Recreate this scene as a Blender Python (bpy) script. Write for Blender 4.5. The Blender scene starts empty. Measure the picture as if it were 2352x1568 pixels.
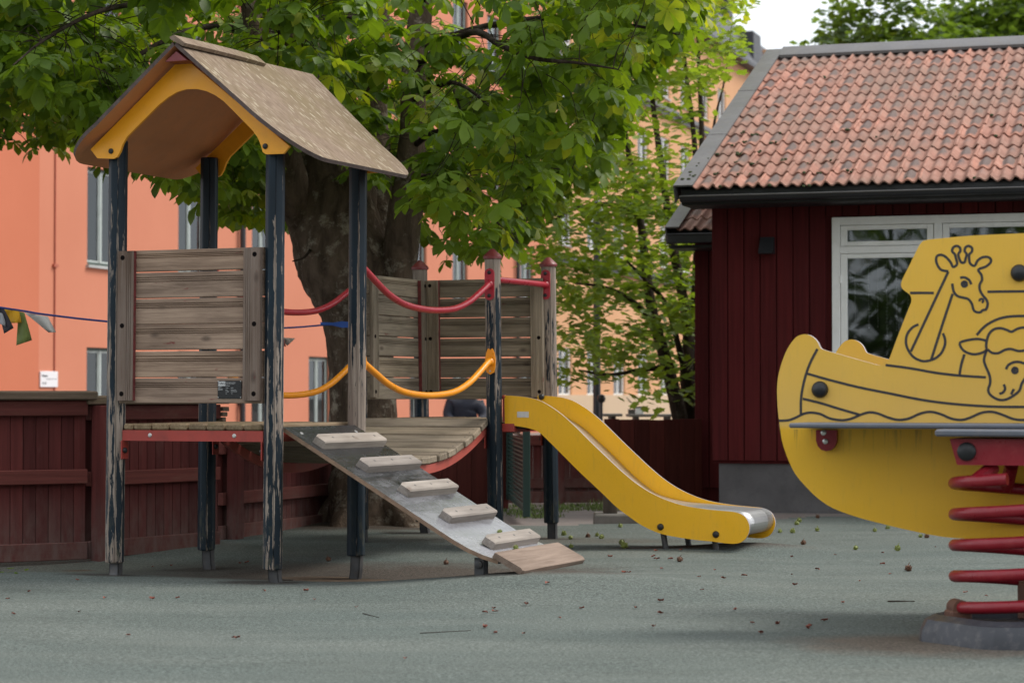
import bpy, bmesh, math, random
from mathutils import Vector, Matrix, noise as mnoise
import numpy as np

R = math.radians
rng = random.Random(7)
scene = bpy.context.scene
col = scene.collection

# ------------------------------------------------------------------ camera
CAM_H, PITCH, FPX, CX, CY = 1.02, R(1.333), 5200.0, 1176.0, 784.0
cam_data = bpy.data.cameras.new("camera")
cam = bpy.data.objects.new("camera", cam_data)
col.objects.link(cam)
cam.location = (0, 0, CAM_H)
cam.rotation_euler = (R(90) + PITCH, 0, 0)
cam_data.sensor_width = 36.0
cam_data.lens = 36.0 * FPX / 2352.0
cam_data.clip_start, cam_data.clip_end = 0.1, 2000
cam_data.dof.use_dof = True
cam_data.dof.focus_distance = 13.0
cam_data.dof.aperture_fstop = 4.0
scene.camera = cam

# ------------------------------------------------------------------ world, sun, exposure
SUN_AZ, SUN_EL = R(72), R(52)          # azimuth clockwise from +Y (north)
world = bpy.data.worlds.new("World")
scene.world = world
world.use_nodes = True
wn = world.node_tree
wn.nodes.clear()
w_out = wn.nodes.new("ShaderNodeOutputWorld")
w_bg = wn.nodes.new("ShaderNodeBackground")
w_bg.inputs["Strength"].default_value = 0.10
w_sky = wn.nodes.new("ShaderNodeTexSky")
w_sky.sky_type = "NISHITA"
w_sky.sun_disc = False
w_sky.sun_elevation = SUN_EL
w_sky.sun_rotation = SUN_AZ
w_mix = wn.nodes.new("ShaderNodeMixRGB")           # a high bright overcast layer over the blue
w_mix.inputs["Fac"].default_value = 0.88
w_tc = wn.nodes.new("ShaderNodeTexCoord")
w_no = wn.nodes.new("ShaderNodeTexNoise")
w_no.inputs["Scale"].default_value = 3.5; w_no.inputs["Detail"].default_value = 6; w_no.inputs["Roughness"].default_value = 0.55
w_rp = wn.nodes.new("ShaderNodeMixRGB")
w_rp.inputs[1].default_value = (8.6, 9.3, 10.0, 1); w_rp.inputs[2].default_value = (12.2, 12.4, 12.6, 1)
wn.links.new(w_tc.outputs["Generated"], w_no.inputs["Vector"]); wn.links.new(w_no.outputs[0], w_rp.inputs[0])
wn.links.new(w_rp.outputs[0], w_mix.inputs[2])
wn.links.new(w_sky.outputs[0], w_mix.inputs[1])
wn.links.new(w_mix.outputs[0], w_bg.inputs["Color"])
wn.links.new(w_bg.outputs[0], w_out.inputs["Surface"])

sun_data = bpy.data.lights.new("sun", "SUN")
sun_data.energy = 2.6
sun_data.angle = R(24)
sun_data.color = (1.0, 0.95, 0.87)
sun = bpy.data.objects.new("sun", sun_data)
col.objects.link(sun)
sdir = Vector((math.sin(SUN_AZ) * math.cos(SUN_EL), math.cos(SUN_AZ) * math.cos(SUN_EL), math.sin(SUN_EL)))
sun.rotation_euler = sdir.to_track_quat("Z", "Y").to_euler()
sun.location = (0, 0, 30)

vs = scene.view_settings
vs.view_transform = "Standard"
vs.look = "None"
vs.exposure = 0.34
vs.gamma = 1.0
vs.use_curve_mapping = False

# ------------------------------------------------------------------ helpers: view ray and local frames
def ray(px, py):
    a, b = (px - CX) / FPX, (CY - py) / FPX
    return Vector((a, math.cos(PITCH) - b * math.sin(PITCH), math.sin(PITCH) + b * math.cos(PITCH)))

def at(px, py, Y):
    d = ray(px, py)
    return Vector((0, 0, CAM_H)) + d * (Y / d.y)

def on_ground(px, py, z=0.0):
    d = ray(px, py)
    return Vector((0, 0, CAM_H)) + d * ((z - CAM_H) / d.z)

def proj(p):
    d = Vector(p) - Vector((0, 0, CAM_H))
    f = d.y * math.cos(PITCH) + d.z * math.sin(PITCH)
    up = -d.y * math.sin(PITCH) + d.z * math.cos(PITCH)
    return CX + FPX * d.x / f, CY - FPX * up / f

class Frame:
    def __init__(s, ox, oy, ang):
        s.o = Vector((ox, oy, 0)); s.ang = ang
        s.e = Vector((math.cos(ang), -math.sin(ang), 0)); s.n = Vector((math.sin(ang), math.cos(ang), 0))
    def loc(s, p):
        q = Vector(p) - s.o
        return Vector((q.dot(s.e), q.dot(s.n), q.z))
    def wor(s, u, v, z=0.0):
        return s.o + s.e * u + s.n * v + Vector((0, 0, z))
    def hit(s, px, py, axis, val):
        d = ray(px, py); c = Vector((0, 0, CAM_H)) - s.o
        ax = (s.e, s.n, Vector((0, 0, 1)))[axis]
        t = (val - c.dot(ax)) / d.dot(ax)
        return s.loc(Vector((0, 0, CAM_H)) + d * t)

T = Frame(-2.2137, 12.66, 0.3971)          # the play structure: u to the right and nearer, v to the right and farther
L2 = 3.0355

# ------------------------------------------------------------------ helpers: objects
def tag(o, label=None, cat=None, group=None, kind=None):
    if label: o["label"] = label
    if cat: o["category"] = cat
    if group: o["group"] = group
    if kind: o["kind"] = kind
    return o

def empty(name, parent=None, loc=(0, 0, 0), rz=0.0):
    o = bpy.data.objects.new(name, None)
    col.objects.link(o)
    o.location = loc
    o.rotation_euler = (0, 0, rz)
    o.empty_display_size = 0.1
    if parent: o.parent = parent
    return o

def thing(name, label, cat, loc=(0, 0, 0), rz=0.0, group=None):
    return tag(empty(name, None, loc, rz), label, cat, group)

def link_mesh(name, me, m, parent=None):
    if m is not None and not me.materials: me.materials.append(m)
    o = bpy.data.objects.new(name, me)
    col.objects.link(o)
    if parent: o.parent = parent
    return o

def copy_tree(o, parent=None):
    c = o.copy(); col.objects.link(c)
    if parent is not None: c.parent = parent
    for ch in list(o.children): copy_tree(ch, c)
    return c

class MB:
    """collects simple solids; build() makes ONE mesh object of them"""
    def __init__(s):
        s.bm = bmesh.new()
    def face(s, vs):
        try: return s.bm.faces.new(vs)
        except ValueError: return None
    def poly(s, pts):
        return s.face([s.bm.verts.new(p) for p in pts])
    def box(s, a, b, bevel=0.0, rot=None, org=None):
        a, b = Vector(a), Vector(b)
        vs = [s.bm.verts.new((x, y, z)) for x in (a.x, b.x) for y in (a.y, b.y) for z in (a.z, b.z)]
        fs = [(0, 1, 3, 2), (4, 6, 7, 5), (0, 4, 5, 1), (2, 3, 7, 6), (0, 2, 6, 4), (1, 5, 7, 3)]
        ff = [s.face([vs[i] for i in f]) for f in fs]
        if bevel > 0:
            es = list({e for f in ff for e in f.edges})
            r = bmesh.ops.bevel(s.bm, geom=es, offset=bevel, segments=1, affect="EDGES", profile=0.5)
            vs = list({v for f in r["faces"] for v in f.verts} | {v for v in vs if v.is_valid})
        if rot is not None:
            c = org if org is not None else (a + b) / 2
            for v in vs: v.co = c + rot @ (v.co - c)
        return s
    def prism(s, pts, vec, hole_caps=True):
        """closed polygon (3-D points in a plane) swept along vec"""
        vec = Vector(vec)
        A = [s.bm.verts.new(p) for p in pts]
        B = [s.bm.verts.new(Vector(p) + vec) for p in pts]
        n = len(pts)
        for i in range(n):
            s.face([A[i], A[(i + 1) % n], B[(i + 1) % n], B[i]])
        if hole_caps:
            s.face(A[::-1]); s.face(B)
        return s
    def tube(s, pts, rad, seg=10, caps=True, closed=False, up=None):
        pts = [Vector(p) for p in pts]
        n = len(pts)
        rads = rad if isinstance(rad, (list, tuple)) else [rad] * n
        rings, prev = [], None
        for i, p in enumerate(pts):
            if closed: t = pts[(i + 1) % n] - pts[i - 1]
            else: t = pts[min(i + 1, n - 1)] - pts[max(i - 1, 0)]
            t.normalize()
            if prev is None:
                ref = up or (Vector((0, 0, 1)) if abs(t.z) < 0.9 else Vector((1, 0, 0)))
                x = t.cross(ref).normalized()
            else:
                x = (prev - t * prev.dot(t)).normalized()
            prev = x
            y = t.cross(x)
            rings.append([s.bm.verts.new(p + (x * math.cos(2 * math.pi * k / seg) + y * math.sin(2 * math.pi * k / seg)) * rads[i]) for k in range(seg)])
        for i in range(n if closed else n - 1):
            A, B = rings[i], rings[(i + 1) % n]
            for k in range(seg):
                s.face([A[k], A[(k + 1) % seg], B[(k + 1) % seg], B[k]])
        if caps and not closed:
            s.face(rings[0][::-1]); s.face(rings[-1])
        return s
    def lathe(s, prof, c=(0, 0, 0), axis=(0, 0, 1), seg=16):
        """prof: (radius, height) list"""
        c = Vector(c); q = Vector((0, 0, 1)).rotation_difference(Vector(axis).normalized())
        rings = []
        for r, h in prof:
            rings.append([s.bm.verts.new(c + q @ Vector((r * math.cos(2 * math.pi * k / seg), r * math.sin(2 * math.pi * k / seg), h))) for k in range(seg)])
        for A, B in zip(rings, rings[1:]):
            for k in range(seg):
                s.face([A[k], A[(k + 1) % seg], B[(k + 1) % seg], B[k]])
        s.face(rings[0][::-1]); s.face(rings[-1])
        return s
    def loft(s, rings, caps=True, closed=True):
        RR = [[s.bm.verts.new(p) for p in r] for r in rings]
        n = len(rings[0])
        for A, B in zip(RR, RR[1:]):
            for k in range(n if closed else n - 1):
                s.face([A[k], A[(k + 1) % n], B[(k + 1) % n], B[k]])
        if caps and closed:
            s.face(RR[0][::-1]); s.face(RR[-1])
        return s
    def xf(s, f):
        for v in s.bm.verts: v.co = f(v.co)
        return s
    def mesh(s, name, m=None, smooth=35, normals=True):
        bm = s.bm
        if normals: bmesh.ops.recalc_face_normals(bm, faces=bm.faces)
        if smooth:
            ca = math.cos(R(smooth))
            for f in bm.faces: f.smooth = True
            for e in bm.edges:
                if len(e.link_faces) == 2:
                    if e.link_faces[0].normal.dot(e.link_faces[1].normal) < ca: e.smooth = False
        me = bpy.data.meshes.new(name)
        bm.to_mesh(me); bm.free()
        if m is not None: me.materials.append(m)
        return me
    def build(s, name, m, parent=None, smooth=35, normals=True):
        return link_mesh(name, s.mesh(name, m, smooth, normals), m, parent)

def smooth_path(pts, n=6, closed=False):
    """Catmull-Rom through the points"""
    P = [Vector(p) for p in pts]
    out = []
    N_ = len(P)
    rngi = range(N_) if closed else range(N_ - 1)
    for i in rngi:
        if closed: p0, p1, p2, p3 = P[i - 1], P[i], P[(i + 1) % N_], P[(i + 2) % N_]
        else: p0, p1, p2, p3 = P[max(i - 1, 0)], P[i], P[i + 1], P[min(i + 2, N_ - 1)]
        for k in range(n):
            t = k / n
            out.append(0.5 * ((2 * p1) + (p2 - p0) * t + (2 * p0 - 5 * p1 + 4 * p2 - p3) * t * t + (3 * p1 - p0 - 3 * p2 + p3) * t ** 3))
    if not closed: out.append(P[-1])
    return out

def lerp(a, b, t): return a + (b - a) * t

def interp(x, xs, ys):
    return float(np.interp(x, xs, ys))

# ------------------------------------------------------------------ materials
class NT:
    def __init__(s, name):
        s.m = bpy.data.materials.new(name)
        s.m.use_nodes = True
        s.t = s.m.node_tree
        s.p = s.t.nodes["Principled BSDF"]
        s.out = s.t.nodes["Material Output"]
    def n(s, typ, ins=None, **props):
        nd = s.t.nodes.new(typ)
        for k, v in props.items(): setattr(nd, k, v)
        for k, v in (ins or {}).items(): s.set(nd.inputs[k], v)
        return nd
    def set(s, sock, v):
        if isinstance(v, bpy.types.NodeSocket): s.t.links.new(v, sock)
        else:
            if isinstance(v, (tuple, list)) and len(v) == 3 and sock.type == "RGBA": v = (*v, 1)
            sock.default_value = v
    def coord(s, kind="Object", scale=(1, 1, 1), rand=0.0):
        tc = s.n("ShaderNodeTexCoord")
        mp = s.n("ShaderNodeMapping", {"Vector": tc.outputs[kind], "Scale": scale})
        if rand:
            oi = s.n("ShaderNodeObjectInfo")
            ml = s.n("ShaderNodeMath", {0: oi.outputs["Random"], 1: rand}, operation="MULTIPLY")
            cb = s.n("ShaderNodeCombineXYZ", {0: ml.outputs[0], 1: ml.outputs[0], 2: ml.outputs[0]})
            s.set(mp.inputs["Location"], cb.outputs[0])
        return mp.outputs[0]
    def noise(s, vec, scale, detail=4, rough=0.55, out="Fac", dist=0.0):
        return s.n("ShaderNodeTexNoise", {"Vector": vec, "Scale": scale, "Detail": detail, "Roughness": rough, "Distortion": dist}).outputs[out]
    def ramp(s, fac, stops, interp="LINEAR"):
        r = s.n("ShaderNodeValToRGB", {"Fac": fac})
        cr = r.color_ramp; cr.interpolation = interp
        while len(cr.elements) < len(stops): cr.elements.new(0.5)
        for e, (p, c) in zip(cr.elements, stops):
            e.position = p
            if not isinstance(c, (tuple, list)): c = (c, c, c)
            e.color = (*c[:3], 1)
        return r.outputs["Color"]
    def mix(s, fac, a, b, blend="MIX"):
        return s.n("ShaderNodeMixRGB", {"Fac": fac, 1: a, 2: b}, blend_type=blend).outputs[0]
    def math(s, op, a, b=0.0, c=None):
        d = {0: a, 1: b}
        if c is not None: d[2] = c
        return s.n("ShaderNodeMath", d, operation=op).outputs[0]
    def rng(s, v, a, b, c=0.0, d=1.0):
        return s.n("ShaderNodeMapRange", {"Value": v, "From Min": a, "From Max": b, "To Min": c, "To Max": d}).outputs[0]
    def bump(s, h, strength=0.3, dist=0.01):
        b = s.n("ShaderNodeBump", {"Height": h, "Strength": strength, "Distance": dist})
        s.set(s.p.inputs["Normal"], b.outputs[0])
    def done(s, color=None, rough=None, metal=None, spec=None):
        if color is not None: s.set(s.p.inputs["Base Color"], color)
        if rough is not None: s.set(s.p.inputs["Roughness"], rough)
        if metal is not None: s.set(s.p.inputs["Metallic"], metal)
        if spec is not None: s.set(s.p.inputs["Specular IOR Level"], spec)
        return s.m

def mul(c, k): return tuple(x * k for x in c)

def mat_plain(name, c, rough=0.55, metal=0.0, vary=0.15, scale=6.0, dirt=None, dirt_amt=0.25, bump=0.0, bscale=80, spec=None, rand=3.0):
    t = NT(name)
    v = t.coord("Object", rand=rand)
    n1 = t.noise(v, scale, 5, 0.6)
    cc = t.ramp(n1, [(0.3, mul(c, 1 - vary)), (0.7, mul(c, 1 + vary))])
    if dirt:
        n2 = t.noise(v, scale * 2.3, 8, 0.72)
        cc = t.mix(t.rng(n2, 0.5, 0.72, 0, dirt_amt), cc, dirt)
    rr = t.rng(t.noise(v, scale * 4, 4, 0.6), 0.3, 0.7, max(0.03, rough - 0.09), min(1, rough + 0.09))
    if bump: t.bump(t.noise(v, bscale, 5, 0.6), bump, 0.004)
    return t.done(cc, rr, metal, spec)

def mat_wood(name, axis, c_lo, c_hi, dark=(0.05, 0.035, 0.028), paint=None, paint_amt=0.0, moss=0.0, rough=0.8):
    t = NT(name)
    st = [60, 60, 60]; st[axis] = 2.2
    v = t.coord("Object", tuple(st), rand=17.0)
    st2 = [7, 7, 7]; st2[axis] = 1.6
    v2 = t.coord("Object", tuple(st2), rand=23.0)
    g = t.noise(v, 1.0, 7, 0.65, dist=0.6)
    big = t.noise(v2, 1.0, 4, 0.6)
    cc = t.ramp(g, [(0.25, dark), (0.42, c_lo), (0.62, c_hi), (0.8, mul(c_hi, 1.25))])
    cc = t.mix(0.55, cc, t.ramp(big, [(0.3, mul(c_lo, 0.8)), (0.7, mul(c_hi, 1.12))]))
    oi = t.n("ShaderNodeObjectInfo")
    cc = t.mix(1.0, cc, t.ramp(oi.outputs["Random"], [(0.0, (0.84, 0.83, 0.83)), (0.5, (1, 1, 1)), (1.0, (1.12, 1.08, 1.02))]), "MULTIPLY")
    st3 = [9, 9, 9]; st3[axis] = 4.5
    kn = t.n("ShaderNodeTexVoronoi", {"Vector": t.coord("Object", tuple(st3), rand=31.0), "Scale": 0.9}).outputs["Distance"]
    cc = t.mix(t.rng(kn, 0.06, 0.17, 0.65, 0.0), cc, mul(dark, 1.3))
    if paint:
        st4 = [22, 22, 22]; st4[axis] = 5
        pn = t.noise(t.coord("Object", tuple(st4), rand=11.0), 1.0, 6, 0.7)
        cc = t.mix(t.rng(pn, 0.60 - paint_amt, 0.66 - paint_amt, 0, 0.8), cc, paint)
    if moss:
        mn = t.noise(v2, 1.7, 6, 0.7)
        cc = t.mix(t.rng(mn, 0.52, 0.75, 0, moss), cc, (0.06, 0.075, 0.02))
    t.bump(g, 0.5, 0.004)
    return t.done(cc, rough, 0, 0.25)

def mat_post(name, stops, paint=(0.0042, 0.0125, 0.021)):
    """weathered posts: blue-black paint flaked off bare wood; stops = bare share by height in m"""
    t = NT(name)
    o = t.coord("Object")
    v = t.coord("Object", (62, 62, 8.5), rand=9.0)
    f = t.noise(v, 1.0, 9, 0.68, dist=0.4)
    v2 = t.coord("Object", (24, 24, 1.6), rand=13.0)
    f2 = t.noise(v2, 1.0, 4, 0.6)
    sp = t.noise(t.coord("Object", (110, 110, 40), rand=3.0), 1.0, 4, 0.6)
    z = t.n("ShaderNodeSeparateXYZ", {0: o}).outputs[2]
    base = t.ramp(t.rng(z, 0.0, 2.5), [(p / 2.5, c) for p, c in stops])
    wear = t.n("ShaderNodeAttribute", attribute_name="wear").outputs["Fac"]
    s = t.math("ADD", t.math("MULTIPLY", f, 0.55), t.math("MULTIPLY", f2, 0.55))
    s = t.math("ADD", s, t.math("MULTIPLY", wear, 0.17))
    thr = t.math("SUBTRACT", 0.775, t.math("MULTIPLY", base, 0.46))
    bare = t.rng(t.math("SUBTRACT", s, thr), -0.012, 0.012)
    bare = t.math("MAXIMUM", bare, t.rng(t.math("ADD", sp, t.math("MULTIPLY", base, 0.25)), 0.80, 0.83))
    w = t.noise(t.coord("Object", (75, 75, 2.2), rand=5.0), 1.0, 6, 0.65)
    wood = t.ramp(w, [(0.28, (0.07, 0.055, 0.045)), (0.45, (0.25, 0.20, 0.165)), (0.7, (0.40, 0.335, 0.28))])
    pn = t.noise(t.coord("Object", (8, 8, 2), rand=2.0), 1.0, 5, 0.6)
    pc = t.ramp(pn, [(0.3, mul(paint, 0.75)), (0.7, mul(paint, 1.5))])
    cc = t.mix(bare, pc, wood)
    moss = t.math("MULTIPLY", t.rng(t.noise(t.coord("Object", (30, 30, 9), rand=1.0), 1.0, 5, 0.7), 0.5, 0.7), t.rng(z, 0.12, 0.55, 0.6, 0.0))
    cc = t.mix(moss, cc, (0.11, 0.10, 0.055))
    rr = t.math("ADD", t.math("MULTIPLY", bare, 0.40), 0.46)
    t.bump(t.math("ADD", t.math("MULTIPLY", bare, -0.6), t.math("MULTIPLY", w, 0.35)), 0.6, 0.003)
    return t.done(cc, rr, 0, 0.30)

M = {}
GREYWOOD_LO, GREYWOOD_HI = (0.16, 0.107, 0.078), (0.41, 0.298, 0.222)
RED_P = (0.16, 0.018, 0.022)
M["panel_h"] = mat_wood("weathered_panel_board", 0, GREYWOOD_LO, GREYWOOD_HI, paint=RED_P, paint_amt=-0.03)
M["panel_v"] = mat_wood("weathered_upright_board", 2, GREYWOOD_LO, (0.27, 0.215, 0.18), paint=RED_P, paint_amt=-0.02)
M["panel2_u"] = mat_wood("weathered_board_u", 0, (0.135, 0.108, 0.078), (0.32, 0.265, 0.195), paint=RED_P, paint_amt=-0.05, moss=0.35)
M["panel2_v"] = mat_wood("weathered_board_v", 1, (0.16, 0.130, 0.097), (0.37, 0.31, 0.235), paint=RED_P, paint_amt=-0.05, moss=0.25)
M["panel2_z"] = mat_wood("weathered_board_z", 2, (0.14, 0.113, 0.083), (0.33, 0.275, 0.21), paint=RED_P, paint_amt=-0.03, moss=0.3)
M["deck_v"] = mat_wood("deck_board", 1, (0.13, 0.088, 0.045), (0.31, 0.23, 0.15), moss=0.4)
M["bridge_u"] = mat_wood("bridge_board", 0, (0.15, 0.117, 0.084), (0.37, 0.305, 0.23), dark=(0.045, 0.034, 0.024), moss=0.35)
M["cleat"] = mat_wood("cleat_wood", 1, (0.215, 0.188, 0.168), (0.36, 0.318, 0.285), dark=(0.12, 0.09, 0.07))
M["endboard"] = mat_wood("end_board_wood", 1, (0.15, 0.105, 0.08), (0.26, 0.195, 0.155), dark=(0.10, 0.07, 0.05))
M["post_a"] = mat_post("post_front_left", [(0.0, 0.46), (0.35, 0.36), (1.2, 0.40), (1.75, 0.38), (2.05, 0.16), (2.3, 0.03)])
M["post_b"] = mat_post("post_front_right", [(0.0, 0.40), (0.3, 0.33), (1.0, 0.40), (1.7, 0.28), (2.1, 0.10), (2.4, 0.02)])
M["post_c"] = mat_post("post_rear", [(0.0, 0.22), (0.6, 0.08), (1.0, 0.16), (1.5, 0.1), (2.0, 0.03)])
M["post_d"] = mat_post("post_rear_right", [(0.0, 0.0), (0.72, 0.0), (0.80, 0.62), (1.05, 0.55), (1.5, 0.30), (1.9, 0.15), (2.3, 0.03)])
M["post_e"] = mat_post("post_low_tower", [(0.0, 0.12), (0.75, 0.2), (0.9, 0.30), (1.6, 0.34), (1.74, 0.48), (1.80, 0.95), (2.5, 1.0)])
M["post_f"] = mat_post("post_low_tower_right", [(0.0, 0.0), (0.82, 0.0), (0.95, 0.75), (1.2, 0.56), (1.6, 0.56), (1.75, 0.85), (2.5, 1.0)])
M["red_metal"] = mat_plain("red_beam_paint", (0.36, 0.045, 0.032), 0.5, 0, 0.12, 4, dirt=(0.12, 0.03, 0.025), dirt_amt=0.4)
M["pink_beam"] = mat_plain("faded_red_beam_paint", (0.42, 0.085, 0.065), 0.5, 0, 0.12, 4, dirt=(0.2, 0.06, 0.05), dirt_amt=0.4)
M["red_rail"] = mat_plain("red_rail_paint", (0.38, 0.016, 0.030), 0.33, 0, 0.10, 5, dirt=(0.45, 0.09, 0.09), dirt_amt=0.25)
M["red_cap"] = mat_plain("red_plastic_cap", (0.20, 0.030, 0.032), 0.42, 0, 0.15, 9, dirt=(0.3, 0.12, 0.11), dirt_amt=0.4)
M["orange_rail"] = mat_plain("orange_rail_paint", (0.90, 0.31, 0.006), 0.33, 0, 0.06, 5, dirt=(0.5, 0.2, 0.03), dirt_amt=0.25)
M["red_edge"] = mat_plain("red_paint_remnant", (0.17, 0.028, 0.028), 0.8, 0, 0.35, 25, dirt=(0.12, 0.085, 0.07), dirt_amt=0.8)
M["hole"] = mat_plain("dark_hole", (0.008, 0.006, 0.006), 0.95, spec=0.05)
M["black_plastic"] = mat_plain("black_plastic", (0.012, 0.013, 0.015), 0.45, 0, 0.2, 20)
M["steel_foot"] = mat_plain("galvanised_steel", (0.085, 0.085, 0.088), 0.55, 0.6, 0.25, 14, dirt=(0.12, 0.095, 0.075), dirt_amt=0.6)
M["screw"] = mat_plain("bright_screw", (0.55, 0.54, 0.52), 0.35, 0.9, 0.1, 20)
M["arch"] = mat_plain("yellow_orange_laminate", (0.90, 0.385, 0.010), 0.42, 0, 0.06, 2.2, dirt=(0.55, 0.23, 0.02), dirt_amt=0.3)

def mat_slide_yellow(name, c, dirt, drip=None):
    t = NT(name)
    v = t.coord("Object")
    n1 = t.noise(v, 1.6, 4, 0.55)
    cc = t.ramp(n1, [(0.3, mul(c, 0.93)), (0.7, mul(c, 1.06))])
    n2 = t.noise(t.coord("Object", (40, 40, 6)), 1.0, 8, 0.7)
    cc = t.mix(t.rng(n2, 0.55, 0.8, 0, 0.35), cc, dirt)
    n3 = t.noise(v, 240, 2, 0.5)
    cc = t.mix(t.rng(n3, 0.66, 0.74, 0, 0.5), cc, mul(dirt, 0.5))
    if drip is not None:
        z = t.n("ShaderNodeSeparateXYZ", {0: v}).outputs[2]
        st = t.noise(t.coord("Object", (38, 38, 2.0)), 1.0, 6, 0.7)
        m_ = t.math("MULTIPLY", t.rng(z, drip - 0.22, drip, 0.0, 1.0), t.rng(z, drip, drip + 0.005, 1.0, 0.0))
        cc = t.mix(t.math("MULTIPLY", t.rng(t.math("ADD", st, t.math("MULTIPLY", m_, 0.16)), 0.66, 0.9), m_), cc, (0.10, 0.07, 0.025))
        cc = t.mix(t.math("MULTIPLY", t.rng(z, drip, drip + .45, 0.30, 0.12), t.rng(z, drip, drip + .02, 0.0, 1.0)), cc, (0.62, 0.50, 0.30))
    sc_ = t.noise(t.coord("Object", (30, 8, 90)), 1.0, 8, 0.75)
    cc = t.mix(t.rng(sc_, 0.64, 0.72, 0, 0.25), cc, (0.62, 0.46, 0.2))
    rr = t.rng(t.noise(v, 9, 4, 0.6), 0.3, 0.7, 0.28, 0.48)
    return t.done(cc, rr, 0, 0.5)
M["slide_yellow"] = mat_slide_yellow("slide_yellow", (0.84, 0.45, 0.012), (0.42, 0.24, 0.06))
M["boat_yellow"] = mat_slide_yellow("boat_yellow", (0.82, 0.46, 0.022), (0.40, 0.26, 0.06), 0.865)
M["edge_brown"] = mat_plain("laminate_edge", (0.34, 0.285, 0.28), 0.5, 0, 0.15, 8)

def mat_chute():
    t = NT("brushed_steel")
    v = t.coord("Object", (1, 90, 1))
    g = t.noise(v, 3.0, 6, 0.6)
    cc = t.ramp(g, [(0.3, (0.42, 0.41, 0.40)), (0.7, (0.62, 0.61, 0.60))])
    rr = t.rng(g, 0.3, 0.7, 0.25, 0.42)
    return t.done(cc, rr, 0.95)
M["chute"] = mat_chute()

def mat_ramp():
    t = NT("black_worn_phenolic_ply")
    v = t.coord("Object")
    vs_ = t.coord("Object", (9, 2.2, 9))
    n1 = t.noise(vs_, 1.0, 7, 0.7, dist=0.5)
    sc = t.noise(t.coord("Object", (16, 70, 16)), 1.0, 7, 0.7)
    cc = t.ramp(n1, [(0.3, (0.009, 0.010, 0.011)), (0.62, (0.020, 0.021, 0.023)), (0.78, (0.05, 0.05, 0.052))])
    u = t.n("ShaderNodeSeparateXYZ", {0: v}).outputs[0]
    wear = t.math("MINIMUM", t.math("MAXIMUM", t.math("ADD", t.rng(t.math("ADD", u, t.math("MULTIPLY", t.math("SUBTRACT", n1, 0.5), 0.9)), 1.42, 2.25, 0.0, 0.80), t.math("MULTIPLY", t.math("SUBTRACT", sc, 0.5), 0.7)), 0.0), 1.0)  # wear and scratches, plus the sky's silver sheen painted on the lower end
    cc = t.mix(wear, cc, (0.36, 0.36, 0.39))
    rr = t.rng(n1, 0.3, 0.75, 0.17, 0.36)
    t.bump(sc, 0.12, 0.002)
    return t.done(cc, rr, 0, 0.75)
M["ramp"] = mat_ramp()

def mat_roof():
    t = NT("weathered_roof_ply_with_lichen")
    v = t.coord("Object", (5.5, 13, 5.5), rand=7.0)
    v1 = t.coord("Object", (1, 1, 1))
    base = t.noise(t.coord("Object", (14, 40, 14)), 1.0, 6, 0.65)
    cc = t.ramp(base, [(0.3, (0.140, 0.098, 0.070)), (0.7, (0.275, 0.205, 0.152))])
    big = t.noise(v1, 2.4, 5, 0.6)
    cc = t.mix(t.rng(big, 0.42, 0.72, 0, 0.55), cc, (0.165, 0.13, 0.062))
    vo = t.n("ShaderNodeTexVoronoi", {"Vector": v, "Scale": 2.3, "Randomness": 1.0})
    warp = t.noise(t.coord("Object", (20, 45, 20)), 1.0, 5, 0.7)
    d = t.math("ADD", vo.outputs["Distance"], t.math("MULTIPLY", t.math("SUBTRACT", warp, 0.5), 1.1))
    lic = t.math("MULTIPLY", t.rng(d, 0.26, 0.36, 1, 0), t.rng(big, 0.30, 0.6, 0.25, 1.0))
    cc = t.mix(t.math("MULTIPLY", lic, t.rng(t.noise(v1, 5.0, 5, 0.65), 0.35, 0.62, 0.10, 0.75)), cc, (0.42, 0.36, 0.27))
    gl = t.noise(v1, 8.0, 7, 0.75)
    cc = t.mix(t.rng(gl, 0.66, 0.72, 0, 0.6), cc, (0.36, 0.36, 0.30))
    yl = t.noise(v1, 11.0, 5, 0.7)
    cc = t.mix(t.rng(yl, 0.70, 0.75, 0, 0.8), cc, (0.33, 0.18, 0.02))
    t.bump(t.math("ADD", lic, base), 0.35, 0.004)
    return t.done(cc, 0.9, 0, 0.15)
M["roof_top"] = mat_roof()
M["roof_under"] = mat_plain("brown_roof_underside", (0.58, 0.245, 0.105), 0.55, 0, 0.12, 3, dirt=(0.30, 0.15, 0.08), dirt_amt=0.3)
M["roof_edge"] = mat_plain("roof_ply_edge", (0.085, 0.058, 0.052), 0.8, 0, 0.3, 20, dirt=(0.2, 0.17, 0.14), dirt_amt=0.4)
M["ply_edge"] = mat_plain("ply_edge_layers", (0.23, 0.145, 0.095), 0.75, 0, 0.25, 25)
M["bead"] = mat_plain("pale_beads", (0.85, 0.80, 0.78), 0.3)
M["plate"] = mat_plain("black_maker_plate", (0.008, 0.008, 0.009), 0.25, 0, 0.1, 20)
M["plate_text"] = mat_plain("plate_print", (0.55, 0.55, 0.55), 0.5, 0, 0.02, 20)
M["dark_text"] = mat_plain("dark_print", (0.03, 0.03, 0.04), 0.6, 0, 0.02, 20)
M["white_label"] = mat_plain("faded_white_sticker", (0.60, 0.58, 0.55), 0.55, 0, 0.08, 30)

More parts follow.
